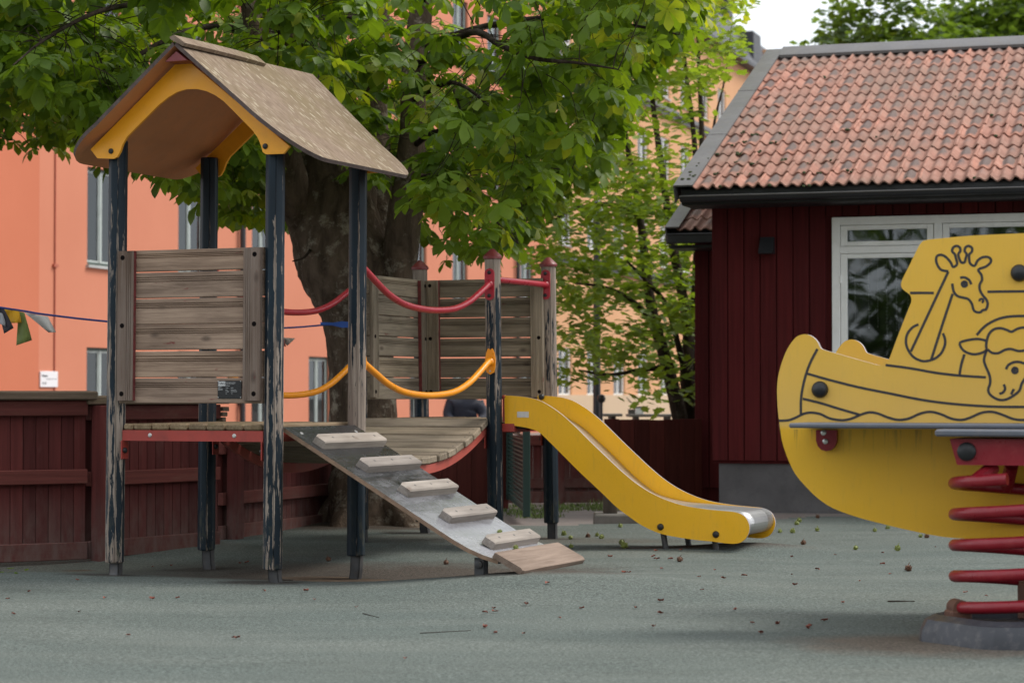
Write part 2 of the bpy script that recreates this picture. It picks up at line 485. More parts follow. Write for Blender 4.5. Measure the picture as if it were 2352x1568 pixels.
# setting
def mat_rubber():
    t = NT("green_grey_rubber_granulate")
    v = t.coord("Object")
    fine = t.noise(v, 95, 4, 0.75)
    mid = t.noise(v, 34, 5, 0.7)
    big = t.noise(v, 0.55, 6, 0.62)
    band = t.noise(t.coord("Object", (0.5, 1.7, 1)), 1.0, 5, 0.6)
    cc = t.ramp(fine, [(0.32, (0.048, 0.060, 0.056)), (0.5, (0.115, 0.138, 0.129)), (0.68, (0.27, 0.305, 0.285))])
    cc = t.mix(0.45, cc, t.ramp(mid, [(0.35, (0.078, 0.094, 0.088)), (0.65, (0.175, 0.200, 0.188))]))
    cc = t.mix(t.rng(big, 0.38, 0.66, 0.0, 0.42), cc, (0.155, 0.165, 0.150))
    cc = t.mix(t.rng(band, 0.40, 0.70, 0.0, 0.45), cc, (0.225, 0.235, 0.215))
    dk = t.noise(t.coord("Object", (0.9, 2.6, 1)), 1.0, 6, 0.65)
    cc = t.mix(t.rng(dk, 0.52, 0.72, 0.0, 0.45), cc, (0.085, 0.10, 0.09))
    # trodden soil round tower, ramp and spring base, plus the tower's shade painted in
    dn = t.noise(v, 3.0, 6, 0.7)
    def stain_shade(x, y, rx, ry, amt, c):
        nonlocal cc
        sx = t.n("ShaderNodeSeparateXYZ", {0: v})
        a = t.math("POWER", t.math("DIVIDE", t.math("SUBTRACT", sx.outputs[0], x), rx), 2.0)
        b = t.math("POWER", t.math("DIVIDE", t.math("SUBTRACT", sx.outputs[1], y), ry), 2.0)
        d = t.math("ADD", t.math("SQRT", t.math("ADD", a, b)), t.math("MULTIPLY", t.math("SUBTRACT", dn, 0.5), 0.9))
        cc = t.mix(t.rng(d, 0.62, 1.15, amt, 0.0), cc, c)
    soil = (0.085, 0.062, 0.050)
    stain_shade(-0.75, 13.15, 1.35, 0.75, 0.85, soil)
    stain_shade(-1.7, 13.3, 1.0, 0.7, 0.6, (0.085, 0.072, 0.06))
    stain_shade(0.15, 12.1, 0.5, 0.35, 0.85, soil)
    stain_shade(1.25, 14.9, 0.75, 0.25, 0.8, (0.09, 0.07, 0.058))
    stain_shade(0.1, 15.9, 1.5, 0.45, 0.5, (0.12, 0.098, 0.078))
    stain_shade(-3.0, 13.9, 1.5, 0.5, 0.6, (0.10, 0.10, 0.085))
    stain_shade(1.75, 9.25, 0.62, 0.50, 0.85, (0.20, 0.155, 0.125))
    stain_shade(-1.1, 17.2, 0.9, 0.7, 0.9, (0.085, 0.06, 0.045))
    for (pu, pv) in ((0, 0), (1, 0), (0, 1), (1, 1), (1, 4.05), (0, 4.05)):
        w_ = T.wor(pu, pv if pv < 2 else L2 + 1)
        stain_shade(w_.x - .06, w_.y, 0.26, 0.16, 0.8, (0.055, 0.045, 0.038))  # contact shade at each post foot, painted into the ground colour
    grain = t.noise(v, 78, 3, 0.8)
    cc = t.mix(1.0, cc, t.ramp(grain, [(0.30, (0.31, 0.32, 0.315)), (0.5, (0.69, 0.71, 0.70)), (0.68, (1.20, 1.22, 1.20))]), "MULTIPLY")
    pit = t.noise(v, 40, 2, 0.6)
    cc = t.mix(t.rng(pit, 0.66, 0.72, 0, 0.55), cc, (0.04, 0.045, 0.042))
    t.bump(t.math("ADD", grain, t.math("MULTIPLY", mid, 0.7)), 0.7, 0.008)
    return t.done(cc, 0.9, 0, 0.2)
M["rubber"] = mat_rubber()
M["asphalt"] = mat_plain("pale_worn_asphalt", (0.215, 0.185, 0.172), 0.9, 0, 0.15, 2.0, dirt=(0.13, 0.11, 0.10), dirt_amt=0.5, bump=0.3, bscale=150, spec=0.2, rand=0)
M["soil"] = mat_plain("soil", (0.075, 0.055, 0.040), 0.95, 0, 0.3, 5.0, dirt=(0.13, 0.10, 0.075), dirt_amt=0.6, bump=0.8, bscale=40, spec=0.1, rand=0)
M["earth"] = mat_plain("far_ground", (0.13, 0.125, 0.115), 0.95, 0, 0.2, 0.5, spec=0.1, rand=0)
M["grass"] = mat_plain("grass_blades", (0.11, 0.155, 0.03), 0.7, 0, 0.35, 4.0)

def mat_render_wall(name, c, c2):
    t = NT(name)
    v = t.coord("Object")
    n1 = t.noise(v, 0.35, 4, 0.55)
    cc = t.ramp(n1, [(0.3, c), (0.7, c2)])
    n2 = t.noise(v, 9, 6, 0.65)
    cc = t.mix(t.rng(n2, 0.55, 0.8, 0, 0.12), cc, mul(c, 0.75))
    t.bump(t.noise(v, 40, 4, 0.6), 0.1, 0.01)
    return t.done(cc, 0.9, 0, 0.15)
M["orange_wall"] = mat_render_wall("orange_lime_render", (0.555, 0.210, 0.130), (0.605, 0.238, 0.150))
M["orange_wing"] = mat_render_wall("deeper_orange_render", (0.52, 0.165, 0.092), (0.56, 0.182, 0.103))
M["peach_wall"] = mat_render_wall("peach_lime_render", (0.58, 0.315, 0.172), (0.63, 0.355, 0.20))
M["cream_plinth"] = mat_render_wall("cream_render", (0.52, 0.39, 0.27), (0.57, 0.43, 0.30))
M["win_green"] = mat_plain("dark_green_window_paint", (0.045, 0.075, 0.062), 0.5)
M["win_sash"] = mat_plain("pale_window_sash", (0.42, 0.47, 0.45), 0.5)
M["win_white"] = mat_plain("white_window_paint", (0.84, 0.83, 0.81), 0.5, 0, 0.05, 3, dirt=(0.5, 0.48, 0.45), dirt_amt=0.3)
M["sill"] = mat_plain("pale_metal_sill", (0.45, 0.46, 0.45), 0.45, 0.2)
M["black_metal"] = mat_plain("black_metal", (0.022, 0.022, 0.026), 0.45, 0, 0.15, 4)
M["roof_dark"] = mat_plain("dark_sheet_roof", (0.035, 0.035, 0.042), 0.5, 0, 0.15, 2)
M["curtain"] = mat_plain("curtain", (0.30, 0.30, 0.30), 0.9, 0, 0.15, 5)
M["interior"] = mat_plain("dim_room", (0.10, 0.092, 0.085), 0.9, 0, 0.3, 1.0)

def mat_glass(name, extra=0.03):
    t = NT(name)
    v = t.coord("Object")
    gl = t.n("ShaderNodeBsdfGlossy", {"Color": (0.75, 0.78, 0.80, 1), "Roughness": 0.02})
    tr = t.n("ShaderNodeBsdfTransparent", {"Color": (0.55, 0.57, 0.57, 1)})
    fr = t.n("ShaderNodeFresnel", {"IOR": 1.5})
    nb = t.n("ShaderNodeBump", {"Height": t.noise(v, 1.3, 2, 0.5), "Strength": 0.06, "Distance": 0.05})
    t.set(gl.inputs["Normal"], nb.outputs[0])
    mx = t.n("ShaderNodeMixShader", {0: t.math("ADD", t.math("MULTIPLY", fr.outputs[0], 1.0), extra), 1: tr.outputs[0], 2: gl.outputs[0]})
    t.t.links.new(mx.outputs[0], t.out.inputs["Surface"])
    return t.m
M["glass"] = mat_glass("window_glass")
M["glass_h"] = mat_glass("house_window_glass", 0.065)

def mat_board(name, c, fade, axis=2, splash=False):
    t = NT(name)
    st = [30, 30, 30]; st[axis] = 1.2
    v = t.coord("Object", tuple(st), rand=19.0)
    g = t.noise(v, 1.0, 6, 0.65)
    cc = t.ramp(g, [(0.3, mul(c, 0.72)), (0.7, mul(c, 1.25))])
    oi = t.n("ShaderNodeObjectInfo")
    cc = t.mix(1.0, cc, t.ramp(oi.outputs["Random"], [(0, (0.78, 0.78, 0.78)), (1, (1.2, 1.15, 1.12))]), "MULTIPLY")
    st2 = [6, 6, 6]; st2[axis] = 1.5
    n2 = t.noise(t.coord("Object", tuple(st2), rand=4.0), 1.0, 6, 0.7)
    cc = t.mix(t.rng(n2, 0.56, 0.78, 0, 0.55), cc, fade)
    if splash:
        z = t.n("ShaderNodeSeparateXYZ", {0: t.coord("Object")}).outputs[2]
        sp = t.noise(t.coord("Object", (14, 14, 5)), 1.0, 6, 0.7)
        cc = t.mix(t.math("MULTIPLY", t.rng(z, 0.05, 0.42, 0.85, 0.0), t.rng(sp, 0.35, 0.6, 0.15, 1.0)), cc, (0.135, 0.088, 0.078))
    t.bump(g, 0.3, 0.003)
    return t.done(cc, 0.85, 0, 0.2)
M["house_red"] = mat_board("falu_red_boards", (0.074, 0.0092, 0.0100), (0.085, 0.017, 0.016))
M["fence_red"] = mat_board("faded_red_fence_boards", (0.092, 0.0225, 0.0205), (0.155, 0.075, 0.063), splash=True)
M["fence_rail"] = mat_board("faded_red_fence_rails", (0.120, 0.036, 0.030), (0.16, 0.10, 0.075), axis=0, splash=True)
M["fence_dark"] = mat_board("dark_brown_red_fence", (0.085, 0.020, 0.016), (0.11, 0.035, 0.025))
M["fence_cap"] = mat_wood("weathered_fence_cap", 0, (0.09, 0.065, 0.045), (0.18, 0.135, 0.10), moss=0.4)
M["concrete"] = mat_plain("grey_concrete_plinth", (0.125, 0.118, 0.122), 0.9, 0, 0.2, 3, dirt=(0.07, 0.068, 0.07), dirt_amt=0.6, bump=0.5, bscale=25, spec=0.2)
M["flashing"] = mat_plain("grey_metal_flashing", (0.125, 0.118, 0.118), 0.5, 0.3, 0.15, 3, dirt=(0.15, 0.13, 0.10), dirt_amt=0.4)

def mat_tile():
    t = NT("clay_roof_tile")
    v = t.coord("Object", rand=9.0)
    oi = t.n("ShaderNodeObjectInfo")
    n = t.noise(v, 9, 6, 0.7)
    cc = t.ramp(n, [(0.28, (0.27, 0.125, 0.092)), (0.5, (0.40, 0.195, 0.145)), (0.75, (0.50, 0.285, 0.225))])
    cc = t.mix(1.0, cc, t.ramp(oi.outputs["Random"], [(0, (0.82, 0.84, 0.86)), (1, (1.15, 1.08, 1.05))]), "MULTIPLY")
    # grey weathering in the trough of the tile (its own deposit, follows the tile's shape)
    sx = t.n("ShaderNodeSeparateXYZ", {0: t.coord("Object")})
    cx = t.math("SUBTRACT", 1.0, t.math("MINIMUM", t.math("ABSOLUTE", t.math("DIVIDE", t.math("SUBTRACT", sx.outputs[0], 0.10), 0.058)), 1.0))
    cy = t.math("SUBTRACT", 1.0, t.math("MINIMUM", t.math("ABSOLUTE", t.math("DIVIDE", t.math("SUBTRACT", sx.outputs[1], 0.20), 0.17)), 1.0))
    n2 = t.noise(v, 22, 6, 0.75)
    g = t.math("MULTIPLY", t.math("MULTIPLY", cx, cy), t.rng(n2, 0.25, 0.6, 0.5, 1.8))
    g = t.math("MULTIPLY", g, t.rng(oi.outputs["Random"], 0.15, 1.0, 0.0, 1.6))
    cc = t.mix(t.math("MINIMUM", t.math("MULTIPLY", g, 2.3), 0.9), cc, (0.105, 0.092, 0.092))
    gp_ = t.n("ShaderNodeNewGeometry").outputs["Position"]
    wz = t.noise(gp_, 0.9, 4, 0.6)
    cc = t.mix(t.math("MULTIPLY", t.rng(wz, 0.36, 0.62, 0.05, 0.85), t.rng(n, 0.3, 0.7, 0.55, 1.0)), cc, (0.215, 0.155, 0.125))
    n3 = t.noise(v, 14, 7, 0.75)
    cc = t.mix(t.rng(n3, 0.60, 0.70, 0, 0.75), cc, (0.20, 0.145, 0.095))
    t.bump(n, 0.3, 0.006)
    return t.done(cc, 0.85, 0, 0.2)
M["tile"] = mat_tile()
M["moss"] = mat_plain("moss", (0.035, 0.045, 0.012), 0.95, 0, 0.4, 30)

def mat_bark(name, lo, hi, lich):
    t = NT(name)
    v = t.coord("Object", (9, 9, 2.6))
    n = t.noise(v, 1.0, 8, 0.7, dist=0.7)
    cc = t.ramp(n, [(0.3, lo), (0.65, hi)])
    l = t.noise(t.coord("Object"), 6.0, 7, 0.75)
    cc = t.mix(t.rng(l, 0.54, 0.64, 0, 0.9), cc, lich)
    y = t.noise(t.coord("Object"), 2.6, 6, 0.7)
    cc = t.mix(t.rng(y, 0.60, 0.72, 0, 0.5), cc, (0.085, 0.075, 0.035))
    t.bump(n, 1.0, 0.05)
    return t.done(cc, 0.95, 0, 0.1)
M["bark"] = mat_bark("chestnut_bark", (0.040, 0.028, 0.020), (0.150, 0.108, 0.078), (0.30, 0.26, 0.205))
M["twig"] = mat_bark("twig_bark", (0.020, 0.014, 0.011), (0.055, 0.04, 0.03), (0.09, 0.075, 0.06))

def mat_leaf(name, dark, light, yellow, spread=0.0):
    t = NT(name)
    a = t.n("ShaderNodeAttribute", attribute_name="tint").outputs["Fac"]
    oi = t.n("ShaderNodeObjectInfo").outputs["Random"]
    k = t.math("ADD", a, t.math("MULTIPLY", oi, spread)) if spread else a
    cc = t.ramp(k, [(0.0, dark), (0.55, light), (0.86, mul(light, 1.15)), (1.0, yellow)])
    v = t.coord("Object")
    n = t.noise(v, 7.0, 5, 0.6)
    cc = t.mix(t.rng(n, 0.35, 0.7, 0.0, 0.4), cc, mul(dark, 0.9))
    br = t.noise(v, 23.0, 4, 0.6)
    cc = t.mix(t.rng(br, 0.70, 0.74, 0, 0.7), cc, (0.12, 0.06, 0.02))
    t.set(t.p.inputs["Base Color"], cc)
    t.p.inputs["Roughness"].default_value = 0.48
    t.p.inputs["Specular IOR Level"].default_value = 0.38
    tr = t.n("ShaderNodeBsdfTranslucent", {"Color": t.mix(1.0, cc, (1.9, 1.75, 0.55), "MULTIPLY")})
    mx = t.n("ShaderNodeMixShader", {0: 0.48, 1: t.p.outputs[0], 2: tr.outputs[0]})
    t.t.links.new(mx.outputs[0], t.out.inputs["Surface"])
    return t.m
CHL = ((0.066, 0.125, 0.014), (0.150, 0.240, 0.022), (0.33, 0.36, 0.035))
M["leaf"] = mat_leaf("chestnut_leaf", *CHL, 1.0)
M["leaf_s"] = mat_leaf("chestnut_foliage", *CHL)
M["leaf_m"] = mat_leaf("maple_leaf", (0.095, 0.160, 0.026), (0.195, 0.290, 0.045), (0.40, 0.43, 0.06))
M["leaf_f"] = mat_leaf("far_tree_leaf", (0.050, 0.095, 0.022), (0.105, 0.175, 0.040), (0.19, 0.24, 0.06))
M["conker"] = mat_plain("green_conker_husk", (0.17, 0.20, 0.045), 0.6, 0, 0.25, 60)
M["conker_b"] = mat_plain("brown_conker_husk", (0.10, 0.045, 0.022), 0.7, 0, 0.3, 60)
M["scrap"] = mat_plain("dry_leaf_scrap", (0.17, 0.042, 0.024), 0.75, 0, 0.45, 40, rand=9.0)
M["mesh_green"] = mat_plain("green_gate_paint", (0.008, 0.034, 0.027), 0.5)
M["navy"] = mat_plain("navy_jacket", (0.012, 0.014, 0.026), 0.8, 0, 0.25, 12, bump=0.3, bscale=30)
M["skin"] = mat_plain("skin", (0.45, 0.26, 0.19), 0.55)
M["hair"] = mat_plain("grey_brown_hair", (0.09, 0.07, 0.055), 0.7)
M["trousers"] = mat_plain("dark_trousers", (0.03, 0.032, 0.04), 0.85)
M["grey_cast"] = mat_plain("grey_cast_base", (0.050, 0.052, 0.062), 0.42, 0.15, 0.15, 9, dirt=(0.22, 0.20, 0.19), dirt_amt=0.4)
M["grey_board"] = mat_plain("grey_hpl_board", (0.115, 0.125, 0.150), 0.5, 0, 0.1, 8, dirt=(0.2, 0.17, 0.16), dirt_amt=0.4)
M["rust_block"] = mat_plain("brown_clamp", (0.125, 0.055, 0.035), 0.7, 0, 0.25, 16)
M["spring_red"] = mat_plain("red_spring_paint", (0.24, 0.008, 0.018), 0.34, 0, 0.12, 8, dirt=(0.36, 0.06, 0.06), dirt_amt=0.35)
M["line"] = mat_plain("engraved_line", (0.035, 0.032, 0.035), 0.6, 0, 0.1, 20)
M["timber_dark"] = mat_wood("dark_timber", 2, (0.05, 0.038, 0.03), (0.11, 0.085, 0.065))
M["stone_grey"] = mat_plain("grey_stone", (0.16, 0.145, 0.13), 0.9, 0, 0.2, 6, dirt=(0.08, 0.08, 0.05), dirt_amt=0.5)

# ------------------------------------------------------------------ ground

def bumpf(x, y, cx, cy, sx, sy, a):
    return a * math.exp(-(((x - cx) / sx) ** 2 + ((y - cy) / sy) ** 2))

def gz(x, y):
    """height of the hand-laid rubber ground"""
    z = 0.026 * mnoise.noise(Vector((x * 0.55, y * 0.55, 3.1))) + 0.006 * mnoise.noise(Vector((x * 1.7, y * 1.7, 8.0)))
    z += bumpf(x, y, -0.9, 13.1, 1.1, 0.5, -0.06) + bumpf(x, y, 0.2, 11.85, 0.8, 0.6, 0.085)
    z += bumpf(x, y, -3.0, 13.7, 1.2, 0.55, -0.05)
    z += bumpf(x, y, -2.6, 12.55, 1.3, 0.45, 0.02)
    z += bumpf(x, y, -1.2, 17.4, 0.9, 0.9, 0.05)
    z += bumpf(x, y, 1.2, 15.0, 0.7, 0.22, -0.02) + bumpf(x, y, 1.55, 14.95, 0.5, 0.3, 0.055)
    z += bumpf(x, y, 2.05, 9.35, 0.7, 0.6, 0.012)
    return z

def ground_grid(name, xs, ys, zf, m, keep=None):
    me = bpy.data.meshes.new(name)
    vs_, fs = [], []
    nx, ny = len(xs), len(ys)
    for y in ys:
        for x in xs: vs_.append((x, y, zf(x, y)))
    for j in range(ny - 1):
        for i in range(nx - 1):
            if keep and not keep((xs[i] + xs[i + 1]) / 2, (ys[j] + ys[j + 1]) / 2): continue
            fs.append((j * nx + i, j * nx + i + 1, (j + 1) * nx + i + 1, (j + 1) * nx + i))
    me.from_pydata(vs_, [], fs)
    me.polygons.foreach_set("use_smooth", [True] * len(me.polygons))
    me.materials.append(m)
    o = bpy.data.objects.new(name, me)
    col.objects.link(o)
    return tag(o, kind="structure")

g = MB(); g.poly([(-600, -300, -0.16), (600, -300, -0.16), (600, 900, -0.16), (-600, 900, -0.16)])
tag(g.build("ground", M["earth"], smooth=0), kind="structure")

def rubber_far(x):    # the far edge of the rubber
    return interp(x, [-6, -1.9, -0.9, 0.2, 1.2, 2.5, 5], [18.6, 18.4, 17.6, 17.5, 18.0, 18.9, 19.4])
xs = list(np.arange(-7, 7.01, 0.16)); ys = list(np.arange(1.0, 20.4, 0.16))
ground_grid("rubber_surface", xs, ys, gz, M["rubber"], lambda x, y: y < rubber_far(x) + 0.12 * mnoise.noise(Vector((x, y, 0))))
ground_grid("asphalt_path", list(np.arange(-3.5, 9.01, 0.5)), list(np.arange(16.6, 23.6, 0.5)),
            lambda x, y: -0.035 + 0.012 * mnoise.noise(Vector((x * 0.4, y * 0.4, 1))), M["asphalt"])
ground_grid("soil_bed", list(np.arange(-8, -0.2, 0.3)), list(np.arange(12, 24, 0.3)),
            lambda x, y: -0.055 + 0.02 * mnoise.noise(Vector((x * 2, y * 2, 5))), M["soil"])
ground_grid("courtyard", list(np.arange(-30, 60.1, 3.0)), list(np.arange(23.4, 130, 3.0)), lambda x, y: -0.10, M["asphalt"])

# ------------------------------------------------------------------ the play structure
PS = thing("play_structure", "wooden play tower with pitched roof, sagging bridge, cleated ramp and yellow slide", "play structure",
           (T.o.x, T.o.y, 0), -T.ang)
def lean1(p): return Vector((p.x, p.y + 0.010 * (p.z - 0.85), p.z))
def lean2(p): return Vector((p.x, p.y - 0.030 * (p.z - 0.85), p.z))

def add_post(u, v, z0, z1, m, lean, foot_side, cap=False):
    r = 0.0525
    prof = []
    for k in range(8):
        c = R(22.5 + 45 * k + 10)
        if k % 2 == 0:
            prof += [(c - R(3.2), r, 0.8), (c - R(1.5), r - 0.001, 0.9), (c, r - 0.008, 0.1), (c + R(1.5), r - 0.001, 0.9), (c + R(3.2), r, 0.8)]
        else:
            prof += [(c - R(5), r, 0.25), (c, r + 0.0005, 0.55), (c + R(5), r, 0.25)]
        prof += [(c + R(12), r * 0.972, 0.0), (c + R(22.5), r * 0.962, 0.0), (c + R(33), r * 0.972, 0.0)]
    b = MB()
    zs = [z0, z0 + 0.006, z1 - 0.006, z1]
    rings = []
    for i, z in enumerate(zs):
        kk = 0.93 if i in (0, 3) else 1.0
        rings.append([lean(Vector((u + kk * rr * math.cos(a), v + kk * rr * math.sin(a), z))) for a, rr, _ in prof])
    b.loft(rings)
    me = b.mesh("post", m, 30)
    att = me.attributes.new("wear", "FLOAT", "POINT")
    n = len(prof)
    for i in range(len(me.vertices)): att.data[i].value = prof[i % n][2]
    post = link_mesh("post", me, m, PS)
    # steel foot: a bent channel running into the ground
    w = T.wor(u, v); zb = gz(w.x, w.y) - 0.03
    f = MB(); dx, dy = foot_side
    base = lean(Vector((u, v, z0)))
    for (ax, ay, bx, by) in ((-0.030, -0.004, 0.030, 0.004), (-0.030, -0.004, -0.023, 0.040), (0.023, -0.004, 0.030, 0.040)):
        ring0 = [(ax, ay), (bx, ay), (bx, by), (ax, by)]
        rr = []
        for tt in (0, 0.5, 0.8, 1.0):
            off = Vector((dx, dy, 0)) * (tt ** 2) * 0.022
            rr.append([base + off + Vector((x * (1 if abs(dy) >= abs(dx) else 1), y, 0)) + Vector((0, 0, (zb - z0) * tt + (0.05 if tt == 0 else 0))) for x, y in ring0])
        f.loft(rr)
    tag(f.build("foot", M["steel_foot"], post), kind="stuff")
    if cap:
        c = lean(Vector((u, v, z1)))
        MB().lathe([(0.058, -0.012), (0.063, -0.008), (0.063, 0.006), (0.058, 0.012), (0.016, 0.052), (0.006, 0.056)], c, (0, -0.03, 1), 20).build("cap", M["red_cap"], post)
    return post

add_post(0, 0, 0.083, 2.44, M["post_a"], lean1, (0, -1))
add_post(1, 0, 0.074, 2.44, M["post_b"], lean1, (1, 0))
add_post(0, 1, 0.089, 2.44, M["post_c"], lean1, (0.6, 0.4))
add_post(1, 1, 0.083, 2.44, M["post_d"], lean1, (-1, 0))
add_post(0, L2, 0.10, 1.93, M["post_e"], lean2, (0, 1), True)
add_post(1, L2, 0.10, 1.93, M["post_e"], lean2, (0, 1), True)
add_post(0, L2 + 1, 0.10, 1.93, M["post_e"], lean2, (0.8, 0.5), True)
add_post(1, L2 + 1, 0.112, 1.93, M["post_f"], lean2, (0.2, 0), True)

def grooved(h, th, grooves=(0.20, 0.28, 0.36)):
    """profile of a panel board: (height, depth) polygon with three saw grooves in its face, chamfered edges"""
    c = 0.004
    p = [(0, th), (h, th), (h, c), (h - c, 0)]
    for gpos in grooves:
        y = h * (1 - gpos)
        p += [(y + 0.0036, 0), (y, 0.0075), (y - 0.0036, 0)]
    p += [(c, 0), (0, c)]
    return p

def wall_panel(P0, along, outw, length, z_edges, m_h, m_v, lean, upr_w, upr_z, shift=0.0, extra=None):
    """boards run along 'along' from P0; 'outw' points to the face that is seen"""
    along, outw = Vector(along), Vector(outw)
    p = empty("wall_panel", PS)
    for i, (zt, zb) in enumerate(z_edges):
        if i: zt += 0.006
        jit = rng.uniform(-0.0015, 0.0015)
        gr = (0.20, 0.28, 0.36) if i not in (4,) else (0.19, 0.30, 0.38)
        prof = grooved(zt - zb, 0.028, gr)
        pts = [P0 - outw * (d - jit) + Vector((0, 0, zb + h)) for h, d in prof]
        bo_ = MB().prism(pts, along * length).xf(lean).build("board", m_h, p)
        bo_.data.materials.append(M["red_edge"])
        for f_ in bo_.data.polygons:
            if abs(f_.normal.z) > .9 and f_.area > .013: f_.material_index = 1
    for s in (0, 1):
        st = P0 + along * (shift if s == 0 else length - upr_w - shift) + outw * 0.030
        c = 0.004
        w = upr_w
        prof = [(0, 0.03), (0, c), (c, 0), (w * 0.14, 0), (w * 0.17, 0.004), (w * 0.2, 0), (w * .26, 0), (w * .29, .004), (w * .32, 0), (w * .38, 0), (w * .41, .004), (w * .44, 0), (w - c, 0), (w, c), (w, 0.03)]
        if s == 0: prof = [(w - x, d) for x, d in prof][::-1]
        pts = [st + along * x - outw * d + Vector((0, 0, upr_z[1])) for x, d in prof]
        up_ = MB().prism(pts, (0, 0, upr_z[0] - upr_z[1])).xf(lean).build("upright", m_v, p)
        up_.data.materials.append(M["red_edge"])
        for f_ in up_.data.polygons:
            if f_.normal.dot(along) * (1 if s == 0 else -1) > .95 and f_.area > .01: f_.material_index = 1
        for zz in (0.045, 0.5, 0.955):
            hb = MB()
            c0 = st + along * (w * (0.32 if s == 0 else 0.68)) + Vector((0, 0, lerp(upr_z[1], upr_z[0], zz))) + outw * 0.0004
            hb.lathe([(0.0135, -0.004), (0.0135, 0.0008)], c0, outw, 12)
            hb.xf(lean).build("bolt_hole", M["hole"], p)
    return p

# front panel of the roofed tower
zed = [(1.817, 1.699), (1.687, 1.552), (1.542, 1.407), (1.400, 1.265), (1.250, 1.113), (1.103, 0.970)]
vF = -0.042
uL = T.hit(274, 740, 1, vF).x; uR = T.hit(601, 740, 1, vF).x
front_panel = wall_panel(Vector((uL, vF, 0)), (1, 0, 0), (0, -1, 0), uR - uL, zed, M["panel_h"], M["panel_v"], lean1, 0.104, (1.815, 0.985))
# maker's plate
pa = T.hit(500.5, 874, 1, vF - 0.001); pb = T.hit(555, 915, 1, vF - 0.001)
plate = MB().box((pa.x, vF - 0.0035, pb.z), (pb.x, vF - 0.0015, pa.z), 0.0006).build("plate", M["plate"], PS)
MB().box((pa.x + 0.004, vF - 0.0042, pa.z - 0.029), (pa.x + 0.049, vF - 0.0030, pa.z - 0.004)).build("logo_field", M["plate_text"], plate)
scr = MB()
for (x, z) in ((pa.x + .004, pa.z - .003), (pb.x - .004, pa.z - .004), (pa.x + .004, pb.z + .006), (pb.x - .004, pb.z + .006)):
    scr.lathe([(0.0035, 0), (0.003, 0.002), (0.001, 0.0026)], (x, vF - 0.0035, z), (0, -1, 0), 8)
tag(scr.build("rivet", M["screw"], plate), kind="stuff")
def text(name, s, size, pos, parent, m, rot=(R(90), 0, 0), ext=0.0003):
    c = bpy.data.curves.new(name, "FONT")
    c.body = s; c.size = size; c.extrude = ext
    c.materials.append(m)
    tmp = bpy.data.objects.new(name, c)
    col.objects.link(tmp)
    me = bpy.data.meshes.new_from_object(tmp.evaluated_get(bpy.context.evaluated_depsgraph_get()))
    bpy.data.objects.remove(tmp); bpy.data.curves.remove(c)
    me.name = name
    me.transform(Matrix.Translation(Vector(pos)) @ Matrix.Rotation(rot[2], 4, "Z") @ Matrix.Rotation(rot[0], 4, "X"))
    if not me.materials: me.materials.append(m)
    return link_mesh(name, me, m, parent)
yT = vF - 0.0044
text("logo_text", "HAGS", 0.0195, (pa.x + .0055, yT, pa.z - .0215), plate, M["plate"])
# small print: dashes of print too small to read
prn = MB()
def dash(x0, x1, y):
    x = x0
    while x < x1:
        w = rng.uniform(0.0014, 0.0042)
        prn.box((pa.x + x, yT, pa.z - y), (pa.x + min(x + w, x1), yT + 0.0012, pa.z - y + 0.0022)); x += w + 0.0011
for x0, x1, y in ((.052, .112, .0115), (.052, .106, .0175), (.002, .044, .0285), (.052, .078, .0285), (.004, .027, .0335), (.004, .017, .0395), (.004, .031, .0455), (.004, .031, .0515),
                  (.051, .068, .0405), (.083, .099, .0405), (.050, .063, .0515), (.082, .116, .0515), (.050, .071, .0600), (.082, .121, .0600), (.050, .058, .0710), (.083, .093, .0710)):
    dash(x0, x1, y)
tag(prn.build("small_print", M["plate_text"], plate, smooth=0), kind="stuff")

# low tower panels
z2 = [(1.837, 1.709), (1.698, 1.568), (1.557, 1.424), (1.412, 1.286), (1.270, 1.139), (1.128, 0.985)]
wall_panel(Vector((0.055, L2 + 0.055, 0)), (0, 1, 0), (1, 0, 0), 0.875, z2, M["panel2_v"], M["panel2_z"], lean2, 0.09, (1.832, 1.0))
wall_panel(Vector((0.085, L2 + 0.945, 0)), (1, 0, 0), (0, -1, 0), 0.90, z2, M["panel2_u"], M["panel2_z"], lean2, 0.095, (1.835, 1.0))

# decks
def deck(v0, n, w, v_a, v_b, zt, name="deck_board"):
    d = empty("deck", PS)
    u = 0.058
    for i in range(n):
        ww = w if i else w * 0.58
        MB().box((u + 0.003, v_a + rng.uniform(-.004, .004), zt - 0.036), (u + ww - 0.005, v_b + rng.uniform(-.004, .004), zt + rng.uniform(-.003, .001)), 0.008).build("plank", M["deck_v"], d)
        u += ww
    return d
deck(0, 8, 0.1165, -0.022, 1.03, 0.858)
deck(0, 8, 0.1165, L2 - 0.02, L2 + 1.02, 0.858)

def beam_between(a, b, th, z0, z1, m, parent, name="beam"):
    a, b = Vector((a[0], a[1], 0)), Vector((b[0], b[1], 0))
    d = (b - a).normalized(); n_ = Vector((-d.y, d.x, 0)) * th / 2
    pts = [a + n_ + Vector((0, 0, z0)), a - n_ + Vector((0, 0, z0)), a - n_ + Vector((0, 0, z1)), a + n_ + Vector((0, 0, z1))]
    return MB().prism(pts, b - a).build(name, m, parent)

